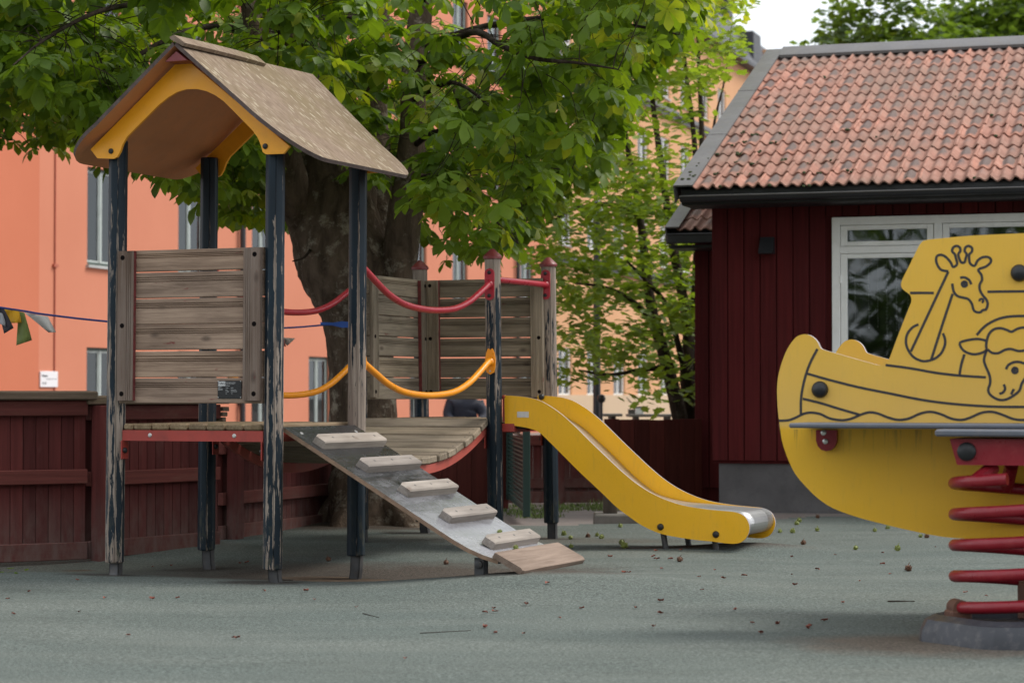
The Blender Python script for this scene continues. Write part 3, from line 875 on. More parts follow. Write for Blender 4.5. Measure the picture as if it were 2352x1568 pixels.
for (v0, ln) in ((0, lean1), (L2, lean2)):
    fr = empty("deck_frame", PS)
    for a, b in (((0.055, v0 - 0.008), (0.945, v0 - 0.008)), ((0.055, v0 + 1.0), (0.945, v0 + 1.0)), ((0.0, v0 + 0.055), (0.0, v0 + 0.945)), ((0.985, v0 + 0.055), (0.985, v0 + 0.945))):
        beam_between(a, b, 0.024, 0.762, 0.8205, M["red_metal"], fr)
    # fixing plates on the posts, with bolts
    for (u, v) in ((0, v0), (1, v0), (0, v0 + 1), (1, v0 + 1)):
        su = 1 if u == 0 else -1
        uu = u + su * 0.057
        v_ = v + (0.0 if v == v0 else 0.0)
        pl = MB().box((uu - 0.004, v_ - 0.035, 0.66), (uu + 0.004, v_ + 0.035, 0.762), 0.002)
        pl.build("fixing_plate", M["red_metal"], fr)
        MB().lathe([(0.016, 0), (0.015, 0.012), (0.008, 0.017)], (uu + su * 0.004, v_ - 0.01, 0.708), (su, 0, 0), 12).build("bolt", M["black_plastic"], fr)
    for px_ in (0.20, 0.80):
        MB().lathe([(0.013, 0.0), (0.0125, 0.001), (0.0095, 0.0035), (0.004, 0.004)], (lerp(.055, .945, px_), v0 - 0.020, 0.793), (0, -1, 0), 12).build("screw_head", M["screw"], fr)

# tower roof ---------------------------------------------------------------
roof = empty("roof", PS)
def rz(w, side=1, v=0.0):   # underside height at distance w from the ridge
    z = 2.895 - 0.80 * w if w < 0.5 else 2.495 - (0.80 if side > 0 else 0.62) * (w - 0.5)
    return z + max(0, 1 - w / 0.5) * (0.022 + 0.028 * v / 1.37)
WMAX, VF_, VB_ = 0.775, -0.215, 1.375
def roof_panel(side):
    # plan outline in (w, v): straight ridge, big rounded eave corners
    rad = 0.30
    out = [(0.0, VF_)]
    cx_, cy_ = WMAX - rad, VF_ + rad
    for k in range(10):
        a = -math.pi / 2 + (math.pi / 2) * k / 9
        out.append((cx_ + rad * math.cos(a), cy_ + rad * math.sin(a) * 1.0))
    radb = 0.20
    cx_, cy_ = WMAX - radb, VB_ - 0.12 - radb
    for k in range(8):
        a = (math.pi / 2) * k / 7
        out.append((cx_ + radb * math.cos(a), cy_ + radb * math.sin(a)))
    out.append((0.0, VB_))
    # rows across w, so that the panel can curve
    b = MB()
    ws = sorted({0.0, *[w for w, _ in out], *list(np.linspace(0, WMAX, 18))})
    def edges(w):
        f = interp(w, [p[0] for p in out[:11]], [p[1] for p in out[:11]])
        bk = [(p[0], p[1]) for p in out[11:]][::-1]
        return f, interp(w, [p[0] for p in bk], [p[1] for p in bk])
    rows_t, rows_u = [], []
    NV = 12
    for w in ws:
        f, k = edges(w)
        if k - f < 0.01: continue
        us = 0.5 + side * w
        rows_u.append([b.bm.verts.new((us, lerp(f, k, j / NV), rz(w, side, lerp(f, k, j / NV)))) for j in range(NV + 1)])
        rows_t.append([b.bm.verts.new((us + side * 0.010, lerp(f, k, j / NV), rz(w, side, lerp(f, k, j / NV)) + 0.019)) for j in range(NV + 1)])
    faces_u, faces_t, faces_e = [], [], []
    for A, B_, lst in ((rows_u, None, faces_u), (rows_t, None, faces_t)):
        for r0, r1 in zip(A, A[1:]):
            for j in range(NV): lst.append(b.face([r0[j], r1[j], r1[j + 1], r0[j + 1]]))
    loop = [(r[0], t_[0]) for r, t_ in zip(rows_u, rows_t)] + [(rows_u[-1][j], rows_t[-1][j]) for j in range(1, NV + 1)] + \
           [(r[-1], t_[-1]) for r, t_ in list(zip(rows_u, rows_t))[::-1][1:]] + [(rows_u[0][j], rows_t[0][j]) for j in range(NV - 1, 0, -1)]
    for i in range(len(loop)):
        a, c = loop[i], loop[(i + 1) % len(loop)]
        faces_e.append(b.face([a[0], c[0], c[1], a[1]]))
    for f in faces_u: f.material_index = 1
    for f in faces_e:
        if f: f.material_index = 2
    me = b.mesh("roof_panel", M["roof_top"], 40)
    me.materials.append(M["roof_under"]); me.materials.append(M["roof_edge"])
    return link_mesh("roof_panel", me, None, roof)
roof_panel(1); roof_panel(-1)
# ridge cap: the upper lip of the left sheet standing over the ridge
b = MB()
rings = []
for k in range(13):
    t_ = k / 12
    v = lerp(VF_ - 0.012, 0.70, t_)
    drop = 0.012 * t_ ** 3 - 0.024 * t_
    w_ = 0.060 - 0.012 * t_
    zc = 2.957 - drop
    rings.append([(0.485, v, zc - 0.012), (0.5 + w_, v, zc - 0.052), (0.5 + w_ + 0.014, v, zc - 0.036), (0.505, v, zc + 0.012), (0.475, v, zc + 0.002)])
b.loft(rings).build("ridge_cap", M["roof_top"], roof)
MB().prism([(0.5, VF_ + 0.02, 2.884), (0.43, VF_ + 0.02, 2.832), (0.57, VF_ + 0.02, 2.832)], (0, 1.5, 0)).build("ridge_beam", M["red_cap"], roof)

ap = [(780, 215), (1475, 800), (1435, 848), (1320, 852), (1300, 838), (1288, 795), (1268, 745), (1230, 692), (1160, 622), (1100, 560), (1045, 506), (990, 467), (930, 439), (870, 426), (800, 427), (740, 446),
      (680, 482), (620, 530), (540, 610), (460, 690), (412, 738), (385, 785), (368, 835), (348, 870), (325, 881), (220, 878), (175, 820)]
def crop(ox, oy, sc): return lambda x, y: ((ox + x * sc) * 0.91875, (oy + y * sc) * 0.91875)
c1 = crop(160, 60, 900 / 2352)
arch = []
for x, y in ap:
    h = T.hit(*c1(x, y), 1, -0.075)
    w_ = abs(h.x - 0.5)
    arch.append(Vector((h.x, 0, min(h.z, rz(w_) - 0.003))))
for v in (-0.078, 1.060):
    a = MB().prism([Vector((p.x, v, p.z)) for p in arch], (0, 0.018, 0)).build("gable_arch", M["arch"], roof)
for v, sgn in ((-0.078, -1), (1.078, 1)):
    for u_ in (0.012, 0.988):
        h = 2.372 if u_ < 0.5 else 2.358
        MB().lathe([(0.0155, 0), (0.015, 0.006), (0.010, 0.010), (0.003, 0.011)], (u_, v, h), (0, sgn, 0), 14).build("bolt_cap", M["black_plastic"], roof)

# bridge -------------------------------------------------------------------
bridge = empty("bridge", PS)
VA, VBm = 1.03, L2 - 0.03
def bz(v):
    t_ = (v - (VA + VBm) / 2) / ((VBm - VA) / 2)
    return 0.578 + 0.235 * t_ * t_
NP = 15
for k in range(NP):
    v = lerp(VA + 0.055, VBm - 0.050, k / (NP - 1))
    dv = 0.01
    ang = math.atan2(bz(v + dv) - bz(v - dv), 2 * dv)
    rot = Matrix.Rotation(ang + rng.uniform(-.02, .02), 3, "X")
    zc = bz(v) + 0.026
    MB().box((0.035 + rng.uniform(-.006, .006), v - 0.0635, zc - 0.021), (0.965 + rng.uniform(-.008, .008), v + 0.0635, zc + 0.021), 0.006, rot).build("plank", M["bridge_u"], bridge)
sc = MB()
for k in range(NP):
    v = lerp(VA + 0.055, VBm - 0.050, k / (NP - 1)); dv = .01
    ang = math.atan2(bz(v + dv) - bz(v - dv), 2 * dv)
    nrm = Vector((0, -math.sin(ang), math.cos(ang)))
    for u in (0.07, 0.93):
        for o_ in (-0.03, 0.03):
            c = Vector((u, v, bz(v) + 0.026)) + Vector((0, math.cos(ang), math.sin(ang))) * o_ + nrm * 0.0205
            sc.lathe([(0.0055, 0), (0.005, 0.0012)], c, nrm, 7)
tag(sc.build("screw_head", M["black_plastic"], bridge), kind="stuff")
for u in (0.06, 0.94):
    pts = []
    N_ = 24
    up = [Vector((u, lerp(VA - 0.0, VBm + 0.0, i / N_), bz(lerp(VA, VBm, i / N_)))) for i in range(N_ + 1)]
    lo = []
    for i in range(N_ + 1):
        v = lerp(VA, VBm, i / N_)
        s_ = (bz(v + .01) - bz(v - .01)) / .02
        nn = Vector((0, s_, -1)).normalized()
        lo.append(up[i] + nn * 0.058)
    MB().prism([p - Vector((0.009, 0, 0)) for p in up + lo[::-1]], (0.018, 0, 0)).build("beam", M["pink_beam"], bridge)

# handrails ----------------------------------------------------------------
def rail(u, za, zm, zb, m, lift=0.0):
    va, vb = 1.052, L2 - 0.052
    pts = [(u, va - 0.01, za), (u, va + 0.035, za), (u, va + 0.09, za - 0.022), (u, va + 0.20, lerp(za, zm, 0.33)), (u, va + 0.38, lerp(za, zm, 0.66)), (u, va + 0.62, lerp(za, zm, 0.91)),
           (u, (va + vb) / 2, zm), (u, vb - 0.62, lerp(zb, zm, 0.91)), (u, vb - 0.38, lerp(zb, zm, 0.66)), (u, vb - 0.20, lerp(zb, zm, 0.33)), (u, vb - 0.09, zb - 0.022), (u, vb - 0.035, zb), (u, vb + 0.01, zb)]
    return MB().tube(smooth_path(pts, 6), 0.0205, 14).build("handrail", m, PS)
def flange(u, v, z, m, parent, kind, sgn=-1):
    b = MB()
    if kind == "red":
        w, h = 0.034, 0.105
        pts = [(u + w * math.cos(a), v, z + 0.0 + (h - w) * (1 if math.sin(a) >= 0 else -1) + w * math.sin(a)) for a in [2 * math.pi * k / 24 for k in range(24)]]
    else:
        o_ = [(0, -0.085), (0.026, -0.07), (0.036, -0.03), (0.036, 0.02), (0.028, 0.062), (0.016, 0.088), (0.005, 0.084), (0, 0.072), (-0.005, 0.084), (-0.016, 0.088), (-0.028, 0.062), (-0.036, 0.02), (-0.036, -0.03), (-0.026, -0.07)]
        pts = [(u + x, v, z + y) for x, y in o_]
    b.prism(pts, (0, 0.009, 0))
    b.tube([(u, v + sgn * 0.004, z), (u, v + sgn * 0.02, z)], [0.030, 0.022], 14)
    b.build("flange", m, parent)
    for dz in ((0.078, -0.075) if kind == "red" else (-0.062,)):
        b2 = MB(); b2.lathe([(0.0125, 0), (0.0125, 0.006), (0.007, 0.011)] if kind == "red" else [(0.007, 0), (0.006, 0.003)], (u, v + (0 if sgn < 0 else 0.009), z + dz), (0, sgn, 0), 12)
        b2.build("bolt", M["black_plastic"] if kind == "red" else M["screw"], parent)
for u in (0.0, 1.0):
    rr_ = rail(u, 1.757, 1.545, 1.748, M["red_rail"])
    flange(u, 1.048, 1.757, M["red_rail"], rr_, "red", 1); flange(u, L2 - 0.062 - 0.024, 1.748, M["red_rail"], rr_, "red")
    ro = rail(u, 1.205, 1.012, 1.235, M["orange_rail"])
    flange(u, 1.048, 1.205, M["orange_rail"], ro, "orange", 1); flange(u, L2 - 0.062 - 0.010, 1.235, M["orange_rail"], ro, "orange")
bar = MB().tube([(1.0, L2 + 0.045, 1.785), (1.0, L2 + 0.93, 1.79)], 0.0205, 14).build("handrail", M["red_rail"], PS)
flange(1.0, L2 + 0.91, 1.79, M["red_rail"], bar, "red")

# slide ---------------------------------------------------------------------
slide = empty("slide", PS)
c5 = crop(860, 960, 1100 / 2352)
V1, V2 = L2 + 0.05, L2 + 0.62
top_px = [(862, 60), (920, 63), (985, 70), (1050, 87), (1110, 120), (1170, 163), (1240, 226), (1320, 306), (1400, 383), (1480, 458), (1560, 525), (1640, 577), (1720, 615), (1800, 642), (1880, 658), (1980, 671), (2060, 678)]
end_px = [(2110, 686), (2148, 708), (2168, 745), (2170, 782), (2150, 825), (2112, 848), (2060, 850)]
bot_px = [(1980, 840), (1880, 830), (1780, 815), (1690, 795), (1600, 755), (1530, 708), (1460, 655), (1400, 597), (1340, 540), (1270, 475), (1200, 405), (1140, 345), (1085, 290), (1045, 255), (1000, 237), (950, 227), (910, 220), (865, 213)]
def on1(l): return [T.hit(*c5(x, y), 1, V1) for x, y in l]
top3, end3, bot3 = on1(top_px), on1(end_px), on1(bot_px)
outl = smooth_path(top3, 3)[:-1] + smooth_path([top3[-1]] + end3 + [bot3[0]], 3)[:-1] + smooth_path(bot3, 3)
def side(v, th):
    b = MB()
    pts = [Vector((p.x, v, p.z)) for p in outl]
    A = [b.bm.verts.new(p) for p in pts]; B_ = [b.bm.verts.new(p + Vector((0, th, 0))) for p in pts]
    n = len(pts)
    rim = [b.face([A[i], A[(i + 1) % n], B_[(i + 1) % n], B_[i]]) for i in range(n)]
    b.face(A[::-1]); b.face(B_)
    for f in rim: f.material_index = 1
    me = b.mesh("side_panel", M["slide_yellow"], 30); me.materials.append(M["edge_brown"])
    return link_mesh("side_panel", me, None, slide)
side(V1 - 0.016, 0.016); side(V2, 0.016)
ch_px = [(620, 412), (760, 500), (890, 612), (1020, 735), (1140, 852), (1250, 960), (1360, 1055), (1480, 1140), (1590, 1185), (1700, 1215), (1830, 1238), (1960, 1250)]
c6 = crop(1260, 940, 500 / 1960)
chute = [T.hit(*c6(x, y), 1, V2) for x, y in ch_px]
u0, zc0 = chute[0].x, chute[0].z
chp = [Vector((0.99, 0, 0.862)), Vector((1.15, 0, 0.862)), Vector((1.28, 0, 0.85)), Vector((lerp(1.28, u0, 0.55), 0, lerp(0.85, zc0, 0.42)))] + [Vector((p.x, 0, p.z)) for p in chute]
ue = end3[3].x; zt = top3[-1].z - 0.010
rr_ = 0.073
endc = Vector((ue - rr_ - 0.012, 0, zt - rr_))
chp = [p for p in chp if p.x < endc.x - 0.02]
chp.append(Vector((endc.x - 0.0, 0, zt)))
path = smooth_path(chp, 5)
for k in range(1, 15):
    a = math.pi / 2 - k * R(15)
    path.append(endc + Vector((rr_ * math.cos(a), 0, rr_ * math.sin(a))))
b = MB()
r0 = [[Vector((p.x, v, p.z)) for v in np.linspace(V1, V2, 5)] for p in path]
b.loft(r0, caps=False, closed=False)
r1 = [[Vector((p.x, v, p.z - 0.004)) for v in (V1, V2)] for p in path]
ch = b.build("chute", M["chute"], slide, 50, normals=False)
solid = ch.modifiers.new("thickness", "SOLIDIFY"); solid.thickness = 0.004
# knob at the top of the far side, bolts, label, legs
hk = T.hit(*c5(1057, 68), 1, V2)
MB().lathe([(0.020, 0), (0.021, 0.008), (0.017, 0.018), (0.006, 0.022)], (hk.x, V2 - 0.001, hk.z), (0, -1, 0), 16).build("knob", M["black_plastic"], slide)
for x, y in ((1692, 762), (1988, 802)):
    h = T.hit(*c5(x, y), 1, V1 - 0.016)
    MB().lathe([(0.0225, 0), (0.022, 0.006), (0.015, 0.016), (0.005, 0.019)], (h.x, V1 - 0.016, h.z), (0, -1, 0), 16).build("bolt_cap", M["black_plastic"], slide)
ha = T.hit(*c5(926, 146), 1, V1 - 0.016); hb_ = T.hit(*c5(988, 178), 1, V1 - 0.016)
MB().box((ha.x, V1 - 0.0185, hb_.z), (hb_.x, V1 - 0.0165, ha.z)).build("sticker", M["white_label"], slide)
for x in (1715, 1985):
    h = T.hit(*c5(x, 800), 1, V1 + 0.03); h2 = T.hit(*c5(x, 800), 1, V2 - 0.03)
    for vv in (V1 + 0.05, V2 - 0.05):
        MB().tube([(h.x - 0.02, vv, h.z + 0.02), (h.x + 0.012, vv, -0.06)], 0.019, 10).build("leg", M["steel_foot"], slide)
for v_ in (0.03, 0.575):
    MB().box((1.0, L2 + v_, 0.77), (1.13, L2 + v_ + 0.065, 0.825), 0.003).build("bracket", M["red_metal"], slide)
MB().tube([(1.052, L2 + 0.046, 0.835), (1.052, L2 + 0.046, 1.0)], 0.011, 10).lathe([(0.016, 0), (0.018, 0.012), (0.01, 0.022)], (1.052, L2 + 0.046, 0.992), (0, 0, 1), 10).build("hinge_rod", M["red_metal"], slide)
MB().box((1.06, V1 + 0.02, 0.79), (1.32, V2 - 0.02, 0.835), 0.006).build("under_brace", M["black_plastic"], slide)

# ramp ----------------------------------------------------------------------
ramp = empty("ramp", PS)
RU0, RZ0, RU1, RZ1 = 1.02, 0.842, 2.27, 0.122
def rampz(u): 
    z = lerp(RZ0, RZ1, (u - RU0) / (RU1 - RU0))
    return z + 0.05 * max(0, (u - 2.02) / 0.25) ** 2 * 0.8
us = list(np.linspace(RU0, 2.30, 16))
b = MB()
prof = [Vector((u, 0.065, rampz(u))) for u in us] + [Vector((u - 0.009, 0.065, rampz(u) - 0.020)) for u in us[::-1]]
A = [b.bm.verts.new(p) for p in prof]; B_ = [b.bm.verts.new(p + Vector((0, 0.87, 0))) for p in prof]
n = len(prof)
for i in range(n):
    f = b.face([A[i], A[(i + 1) % n], B_[(i + 1) % n], B_[i]])
for f in (b.face(A[::-1]), b.face(B_)): f.material_index = 1
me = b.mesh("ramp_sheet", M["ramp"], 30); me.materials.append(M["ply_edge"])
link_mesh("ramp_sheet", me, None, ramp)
def on_ramp(px, py):
    lo, hi = 1.0, 2.3
    d = ray(px, py); c = Vector((0, 0, CAM_H))
    ts = np.linspace(9, 16, 700)
    best = None
    for t_ in ts:
        p = T.loc(c + d * (t_ / d.y))
        e = abs(p.z - rampz(p.x)) + (0 if 0.9 < p.x < 2.4 else 9)
        if best is None or e < best[0]: best = (e, p)
    return best[1]
c3 = crop(160, 960, 900 / 2352)
sl = math.atan2(RZ1 - RZ0, RU1 - RU0)
tdir = Vector((math.cos(sl), 0, math.sin(sl))); ndir = Vector((-math.sin(sl), 0, math.cos(sl)))
for (a, bb) in ((c3(1695, 425), c3(2108, 405)), (c5(125, 475), c5(435, 450)), (c5(345, 608), c5(640, 578)), (c5(565, 745), c5(850, 712)), (c5(790, 885), c5(1065, 850))):
    pa_, pb_ = on_ramp(*a), on_ramp(*bb)
    u = (pa_.x + pb_.x) / 2
    va, vb = max(0.11, pa_.y), min(0.91, pb_.y)
    o_ = Vector((u, 0, rampz(u)))
    wdt, hgt = 0.088, 0.048
    q = [(-wdt, 0.0), (-wdt + 0.006, hgt), (-0.008, hgt), (0.0, hgt - 0.008), (0.0, 0.0)]
    ring = lambda v, k: [o_ + tdir * (lerp(-wdt / 2, x, k)) + ndir * (y * (k if y > 0.02 else 1)) + Vector((0, v, 0)) for x, y in q]
    cl = MB().loft([ring(va, 0.82), ring(va + 0.022, 1.0), ring(vb - 0.022, 1.0), ring(vb, 0.82)]).build("cleat", M["cleat"], ramp)
    s_ = MB()
    for k in (0.18, 0.5, 0.85):
        s_.lathe([(0.008, -0.001), (0.008, 0.0008), (0.004, 0.0010)], o_ + tdir * (-wdt / 2) + ndir * hgt + Vector((0, lerp(va, vb, k), 0)), ndir, 8)
    tag(s_.build("screw_head", M["steel_foot"], ramp), kind="stuff")
e0 = Vector((2.262, 0, rampz(2.262) + 0.006)); 
ed = Vector((0.19, 0, -0.098)).normalized(); en = Vector((-ed.z, 0, ed.x))
q = [(0, 0), (0, 0.028), (0.008, 0.034), (0.18, 0.034), (0.194, 0.026), (0.194, 0.002), (0.188, -0.004)]
rr = []
for v, k in ((0.052, 0.9), (0.064, 1.0), (0.35, 1.0), (0.65, 1.0), (0.935, 1.0), (0.950, 0.9)):
    rr.append([e0 + ed * (0.097 + (x - 0.097) * k + rng.uniform(-.002, .002)) + en * (0.015 + (y - 0.015) * k) + Vector((0, v, 0)) for x, y in q])
MB().loft(rr).build("end_board", M["endboard"], ramp)
for v in (0.16, 0.82):
    fb = MB(); fb.box((2.13, v - 0.03, -0.02), (2.185, v - 0.022, 0.16), 0.002).box((2.13, v + 0.022, -0.02), (2.185, v + 0.03, 0.16), 0.002).lathe([(0.022, 0), (0.022, 0.01), (0.012, 0.014)], (2.157, v - 0.03, 0.125), (0, -1, 0), 12)
    fb.box((2.13, v - 0.03, 0.15), (2.18, v + 0.03, 0.158), 0.002)
    tag(fb.build("foot_bracket", M["steel_foot"], ramp), kind="stuff")
for v in (0.17, 0.83): MB().lathe([(0.012, 0), (0.010, 0.003)], Vector((RU0 + 0.06, v, rampz(RU0 + 0.06))), ndir, 10).build("washer", M["screw"], ramp)
#PART2
# ------------------------------------------------------------------ the red wooden house
HA = R(17.5)
HF = Frame(1.808, 20.4, HA)
HOUSE = thing("wooden_house", "dark red boarded house with clay tile roof and white framed window", "house", tuple(HF.o), -HA)
EAVE_N, EAVE_Z, RIDGE_N, RIDGE_Z = -0.505, 2.83, 3.70, 4.615
E0, E1 = -0.214, 4.62
SL = math.atan2(RIDGE_Z - EAVE_Z, RIDGE_N - EAVE_N)
sdr = Vector((0, math.cos(SL), math.sin(SL))); snr = Vector((0, -math.sin(SL), math.cos(SL)))
LEN_S = (RIDGE_N - EAVE_N) / math.cos(SL)
WX0, WX1 = 1.088, 3.10            # window opening
WZ0, WZ1 = 0.72, 2.585
# cladding boards
clad = empty("wall", HOUSE)
bw = 0.148
x = 0.0; k = 0
while x < E1 - 0.25:
    w = bw - 0.009
    segs = [(0.425 + rng.uniform(-.004, .004), 2.80)]
    if x + bw > WX0 + 0.01 and x < WX1 - 0.01: segs = [(0.425, WZ0 - 0.01), (WZ1 + 0.01, 2.80)]
    for z0, z1 in segs:
        MB().box((x, -0.022, z0), (x + w, 0.004, z1), 0.0035).build("board", M["house_red"], clad)
    x += bw
MB().box((0.0, 0.006, 0.40), (WX0, 0.12, 2.85)).box((WX0, 0.006, WZ1), (WX1, 0.12, 2.85)).box((WX1, 0.006, 0.40), (E1 - 0.2, 0.12, 2.85)).box((WX0, 0.006, 0.40), (WX1, 0.12, WZ0)).build("wall_backing", M["house_red"], clad)
# side and rear walls (closed body)
MB().prism([(0.0, 0.121, 0.40), (0.0, 6.6, 0.40), (0.0, 6.6, 2.9), (0.0, RIDGE_N, RIDGE_Z - 0.25), (0.0, 0.121, 2.85)], (0.02, 0, 0)).build("gable_wall", M["house_red"], HOUSE)
MB().prism([(E1 - .22, 0.121, 0.40), (E1 - .22, 6.6, 0.40), (E1 - .22, 6.6, 2.9), (E1 - .22, RIDGE_N, RIDGE_Z - 0.25), (E1 - .22, 0.121, 2.85)], (0.02, 0, 0)).build("gable_wall", M["house_red"], HOUSE)
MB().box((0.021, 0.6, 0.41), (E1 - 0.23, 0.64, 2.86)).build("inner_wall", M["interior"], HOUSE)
MB().box((0.05, 0.03, -0.25), (E1 - 0.25, 6.6, 0.415)).build("plinth", M["concrete"], HOUSE)
# roof underlay, eave boards, gutter
rf = empty("roof", HOUSE)
def rp(e, s, h): return Vector((e, EAVE_N, EAVE_Z)) + sdr * s + snr * h
MB().loft([[rp(E0 + .03, .04, -.10), rp(E0 + .03, LEN_S, -.10), rp(E0 + .03, LEN_S, -.012), rp(E0 + .03, .04, -.012)],
           [rp(E1, .04, -.10), rp(E1, LEN_S, -.10), rp(E1, LEN_S, -.012), rp(E1, .04, -.012)]]).build("roof_deck", M["black_metal"], rf)
MB().loft([[(E0 + .03, RIDGE_N + 0.0, RIDGE_Z - .06), (E0 + .03, RIDGE_N + 4.0, EAVE_Z), (E0 + .03, RIDGE_N + 4.0, EAVE_Z + .06), (E0 + .03, RIDGE_N, RIDGE_Z)],
           [(E1, RIDGE_N + 0.0, RIDGE_Z - .06), (E1, RIDGE_N + 4.0, EAVE_Z), (E1, RIDGE_N + 4.0, EAVE_Z + .06), (E1, RIDGE_N, RIDGE_Z)]]).build("rear_slope", M["tile"], rf)
MB().box((E0 + .04, EAVE_N + .035, EAVE_Z - .135), (E1, EAVE_N + .06, EAVE_Z - .01)).build("fascia", M["black_metal"], rf)
MB().box((E0 + .04, EAVE_N + .06, EAVE_Z - .14), (E1, 0.0, EAVE_Z - .118)).build("soffit", M["black_metal"], rf)
gp = [(E0 + .045, EAVE_N + .03 - .055 + .048 * math.cos(a), EAVE_Z - .072 + .048 * math.sin(a)) for a in [math.pi + math.pi * k / 10 for k in range(11)]]
gi = [(E0 + .045, EAVE_N + .03 - .055 + .043 * math.cos(a), EAVE_Z - .072 + .043 * math.sin(a)) for a in [math.pi + math.pi * k / 10 for k in range(11)]][::-1]
MB().prism(gp + gi, (E1 - E0 - .05, 0, 0)).build("gutter", M["black_metal"], rf)
MB().tube([(E0 + .045, EAVE_N - .074, EAVE_Z - .071), (E1, EAVE_N - .074, EAVE_Z - .071)], .0075, 8).build("gutter_rim", M["flashing"], rf)  # paler than the gutter: the rim's highlight is put into its colour
# barge flashing: an L of sheet metal along the gable edge
b = MB()
b.loft([[rp(E0 - .01, s, .055), rp(E0 + .165, s, .055), rp(E0 + .165, s, .040), rp(E0 + .004, s, .040), rp(E0 + .004, s, -.105), rp(E0 - .01, s, -.105)] for s in (-0.06, LEN_S * .33, LEN_S * .66, LEN_S + 0.05)])
b.build("barge_board", M["flashing"], rf)
b = MB()
for s in (LEN_S * .33, LEN_S * .66):
    b.loft([[rp(E0 - .013, q_, .058), rp(E0 + .168, q_, .058), rp(E0 + .168, q_, .039), rp(E0 - .013, q_, .039)] for q_ in (s - .02, s + .02)])
tag(b.build("flashing_joint", M["flashing"], rf), kind="stuff")
MB().loft([[(e_, RIDGE_N - .235, RIDGE_Z - .035), (e_, RIDGE_N - .02, RIDGE_Z + .085), (e_, RIDGE_N + .02, RIDGE_Z + .085), (e_, RIDGE_N + .235, RIDGE_Z - .035), (e_, RIDGE_N + .23, RIDGE_Z - .065), (e_, RIDGE_N, RIDGE_Z + .05), (e_, RIDGE_N - .23, RIDGE_Z - .065)] for e_ in (E0 + .17, E1)]).build("ridge_board", M["flashing"], rf)
# one tile mesh (a roll and a trough), set out course by course
TW, ROWS = 0.2005, 14
COURSE = (LEN_S - 0.12) / ROWS
def tile_mesh():
    b = MB()
    prof = []
    for i in range(19):
        x = i / 18 * 1.10 - 0.02
        z = 0.0130 * math.cos(4 * math.pi * x) + (0.010 if x > .8 or x < .12 else 0.0) * max(0, math.cos(4 * math.pi * x)) + (.004 if x > .95 else 0)
        prof.append((x * TW, z))
    L_ = COURSE * 1.12
    rings = []
    for (y, dz) in ((0.0, 0.015), (0.006, 0.018), (L_ * 0.5, 0.010), (L_, 0.0)):
        rings.append([Vector((x, y, z + dz)) for x, z in prof] + [Vector((x, y, z + dz - 0.013)) for x, z in prof[::-1]])
    b.loft(rings)
    return b.mesh("roof_tile", M["tile"], 50)
TM = tile_mesh()
ncol = int((E1 - E0 - 0.14) / TW)
mossb = MB()
for r in range(ROWS):
    for c in range(ncol):
        if r * 0 + c > 20: continue
        o = bpy.data.objects.new("roof_tile", TM)
        col.objects.link(o); o.parent = rf
        e = E0 + 0.135 + c * TW + rng.uniform(-.006, .006)
        p = rp(e, r * COURSE + rng.uniform(-.014, .012) - 0.02, 0.008)
        ydir = sdr; zdir = snr
        rot = Matrix(((1, 0, 0), (0, ydir.y, zdir.y), (0, ydir.z, zdir.z)))
        rot = rot @ Matrix.Rotation(rng.uniform(-.022, .022), 3, "Z") @ Matrix.Rotation(rng.uniform(-.008, .008), 3, "X")
        o.matrix_local = Matrix.Translation(p) @ rot.to_4x4()
        if rng.random() < (0.75 if (r < 6 and c < 6) else 0.12 if r < 8 else 0.03):
            q_ = p + Vector((rng.uniform(.02, .18), 0, 0)) + sdr * rng.uniform(-0.02, .06) + snr * rng.uniform(.008, .022)
            for _ in range(rng.randint(1, 4)):
                a_ = q_ + Vector((rng.uniform(-.035, .035), 0, 0)) + sdr * rng.uniform(-.03, .03)
                s_ = rng.uniform(.010, .022)
                mossb.lathe([(s_ * .5, -s_ * .5), (s_, 0), (s_ * .75, s_ * .5), (s_ * .2, s_ * .7)], a_, snr + Vector((rng.uniform(-.3, .3), 0, 0)), 7)
for _ in range(10):
    a_ = rp(E0 + rng.uniform(.03, .15), rng.uniform(.1, 1.2), .056); s_ = rng.uniform(.008, .02)
    mossb.lathe([(s_, 0), (s_ * .8, s_ * .4), (s_ * .2, s_ * .6)], a_, snr, 7)
tag(mossb.build("moss", M["moss"], rf), kind="stuff")
# window
win = empty("window", HOUSE)
def frame_rect(name, x0, x1, z0, z1, w, y0, y1, m, parent, wt=None, wb=None):
    wt = wt or w; wb = wb or w
    b = MB()
    b.box((x0, y0, z0), (x0 + w, y1, z1), .004).box((x1 - w, y0, z0), (x1, y1, z1), .004)
    b.box((x0 + w, y0 + .001, z1 - wt), (x1 - w, y1 - .001, z1), .004).box((x0 + w, y0 + .001, z0), (x1 - w, y1 - .001, z0 + wb), .004)
    return tag(b.build(name, m, parent), kind=None)
frame_rect("frame", WX0, WX1, WZ0, WZ1, .072, -.042, .05, M["win_white"], win)
xm = (WX0 + WX1) / 2 - .075
MB().box((xm - .035, -.036, WZ0 + .07), (xm + .035, .045, WZ1 - .07), .004).build("mullion", M["win_white"], win)
MB().box((WX0 + .07, -.034, 2.262), (xm - .034, .043, 2.325), .004).build("transom", M["win_white"], win)
MB().box((xm + .034, -.034, 2.262), (WX1 - .07, .043, 2.325), .004).build("transom", M["win_white"], win)
for (a, c_) in ((WX0 + .072, xm - .035), (xm + .035, WX1 - .072)):
    for (z0, z1) in ((2.325, WZ1 - .072), (WZ0 + .072, 2.262)):
        sash = frame_rect("sash", a + .004, c_ - .004, z0 + .003, z1 - .003, .058, -.026, .030, M["win_white"], win, .04, .04)
        MB().box((a + .055, .002, z0 + .035), (c_ - .055, .008, z1 - .035)).build("pane", M["glass_h"], sash)
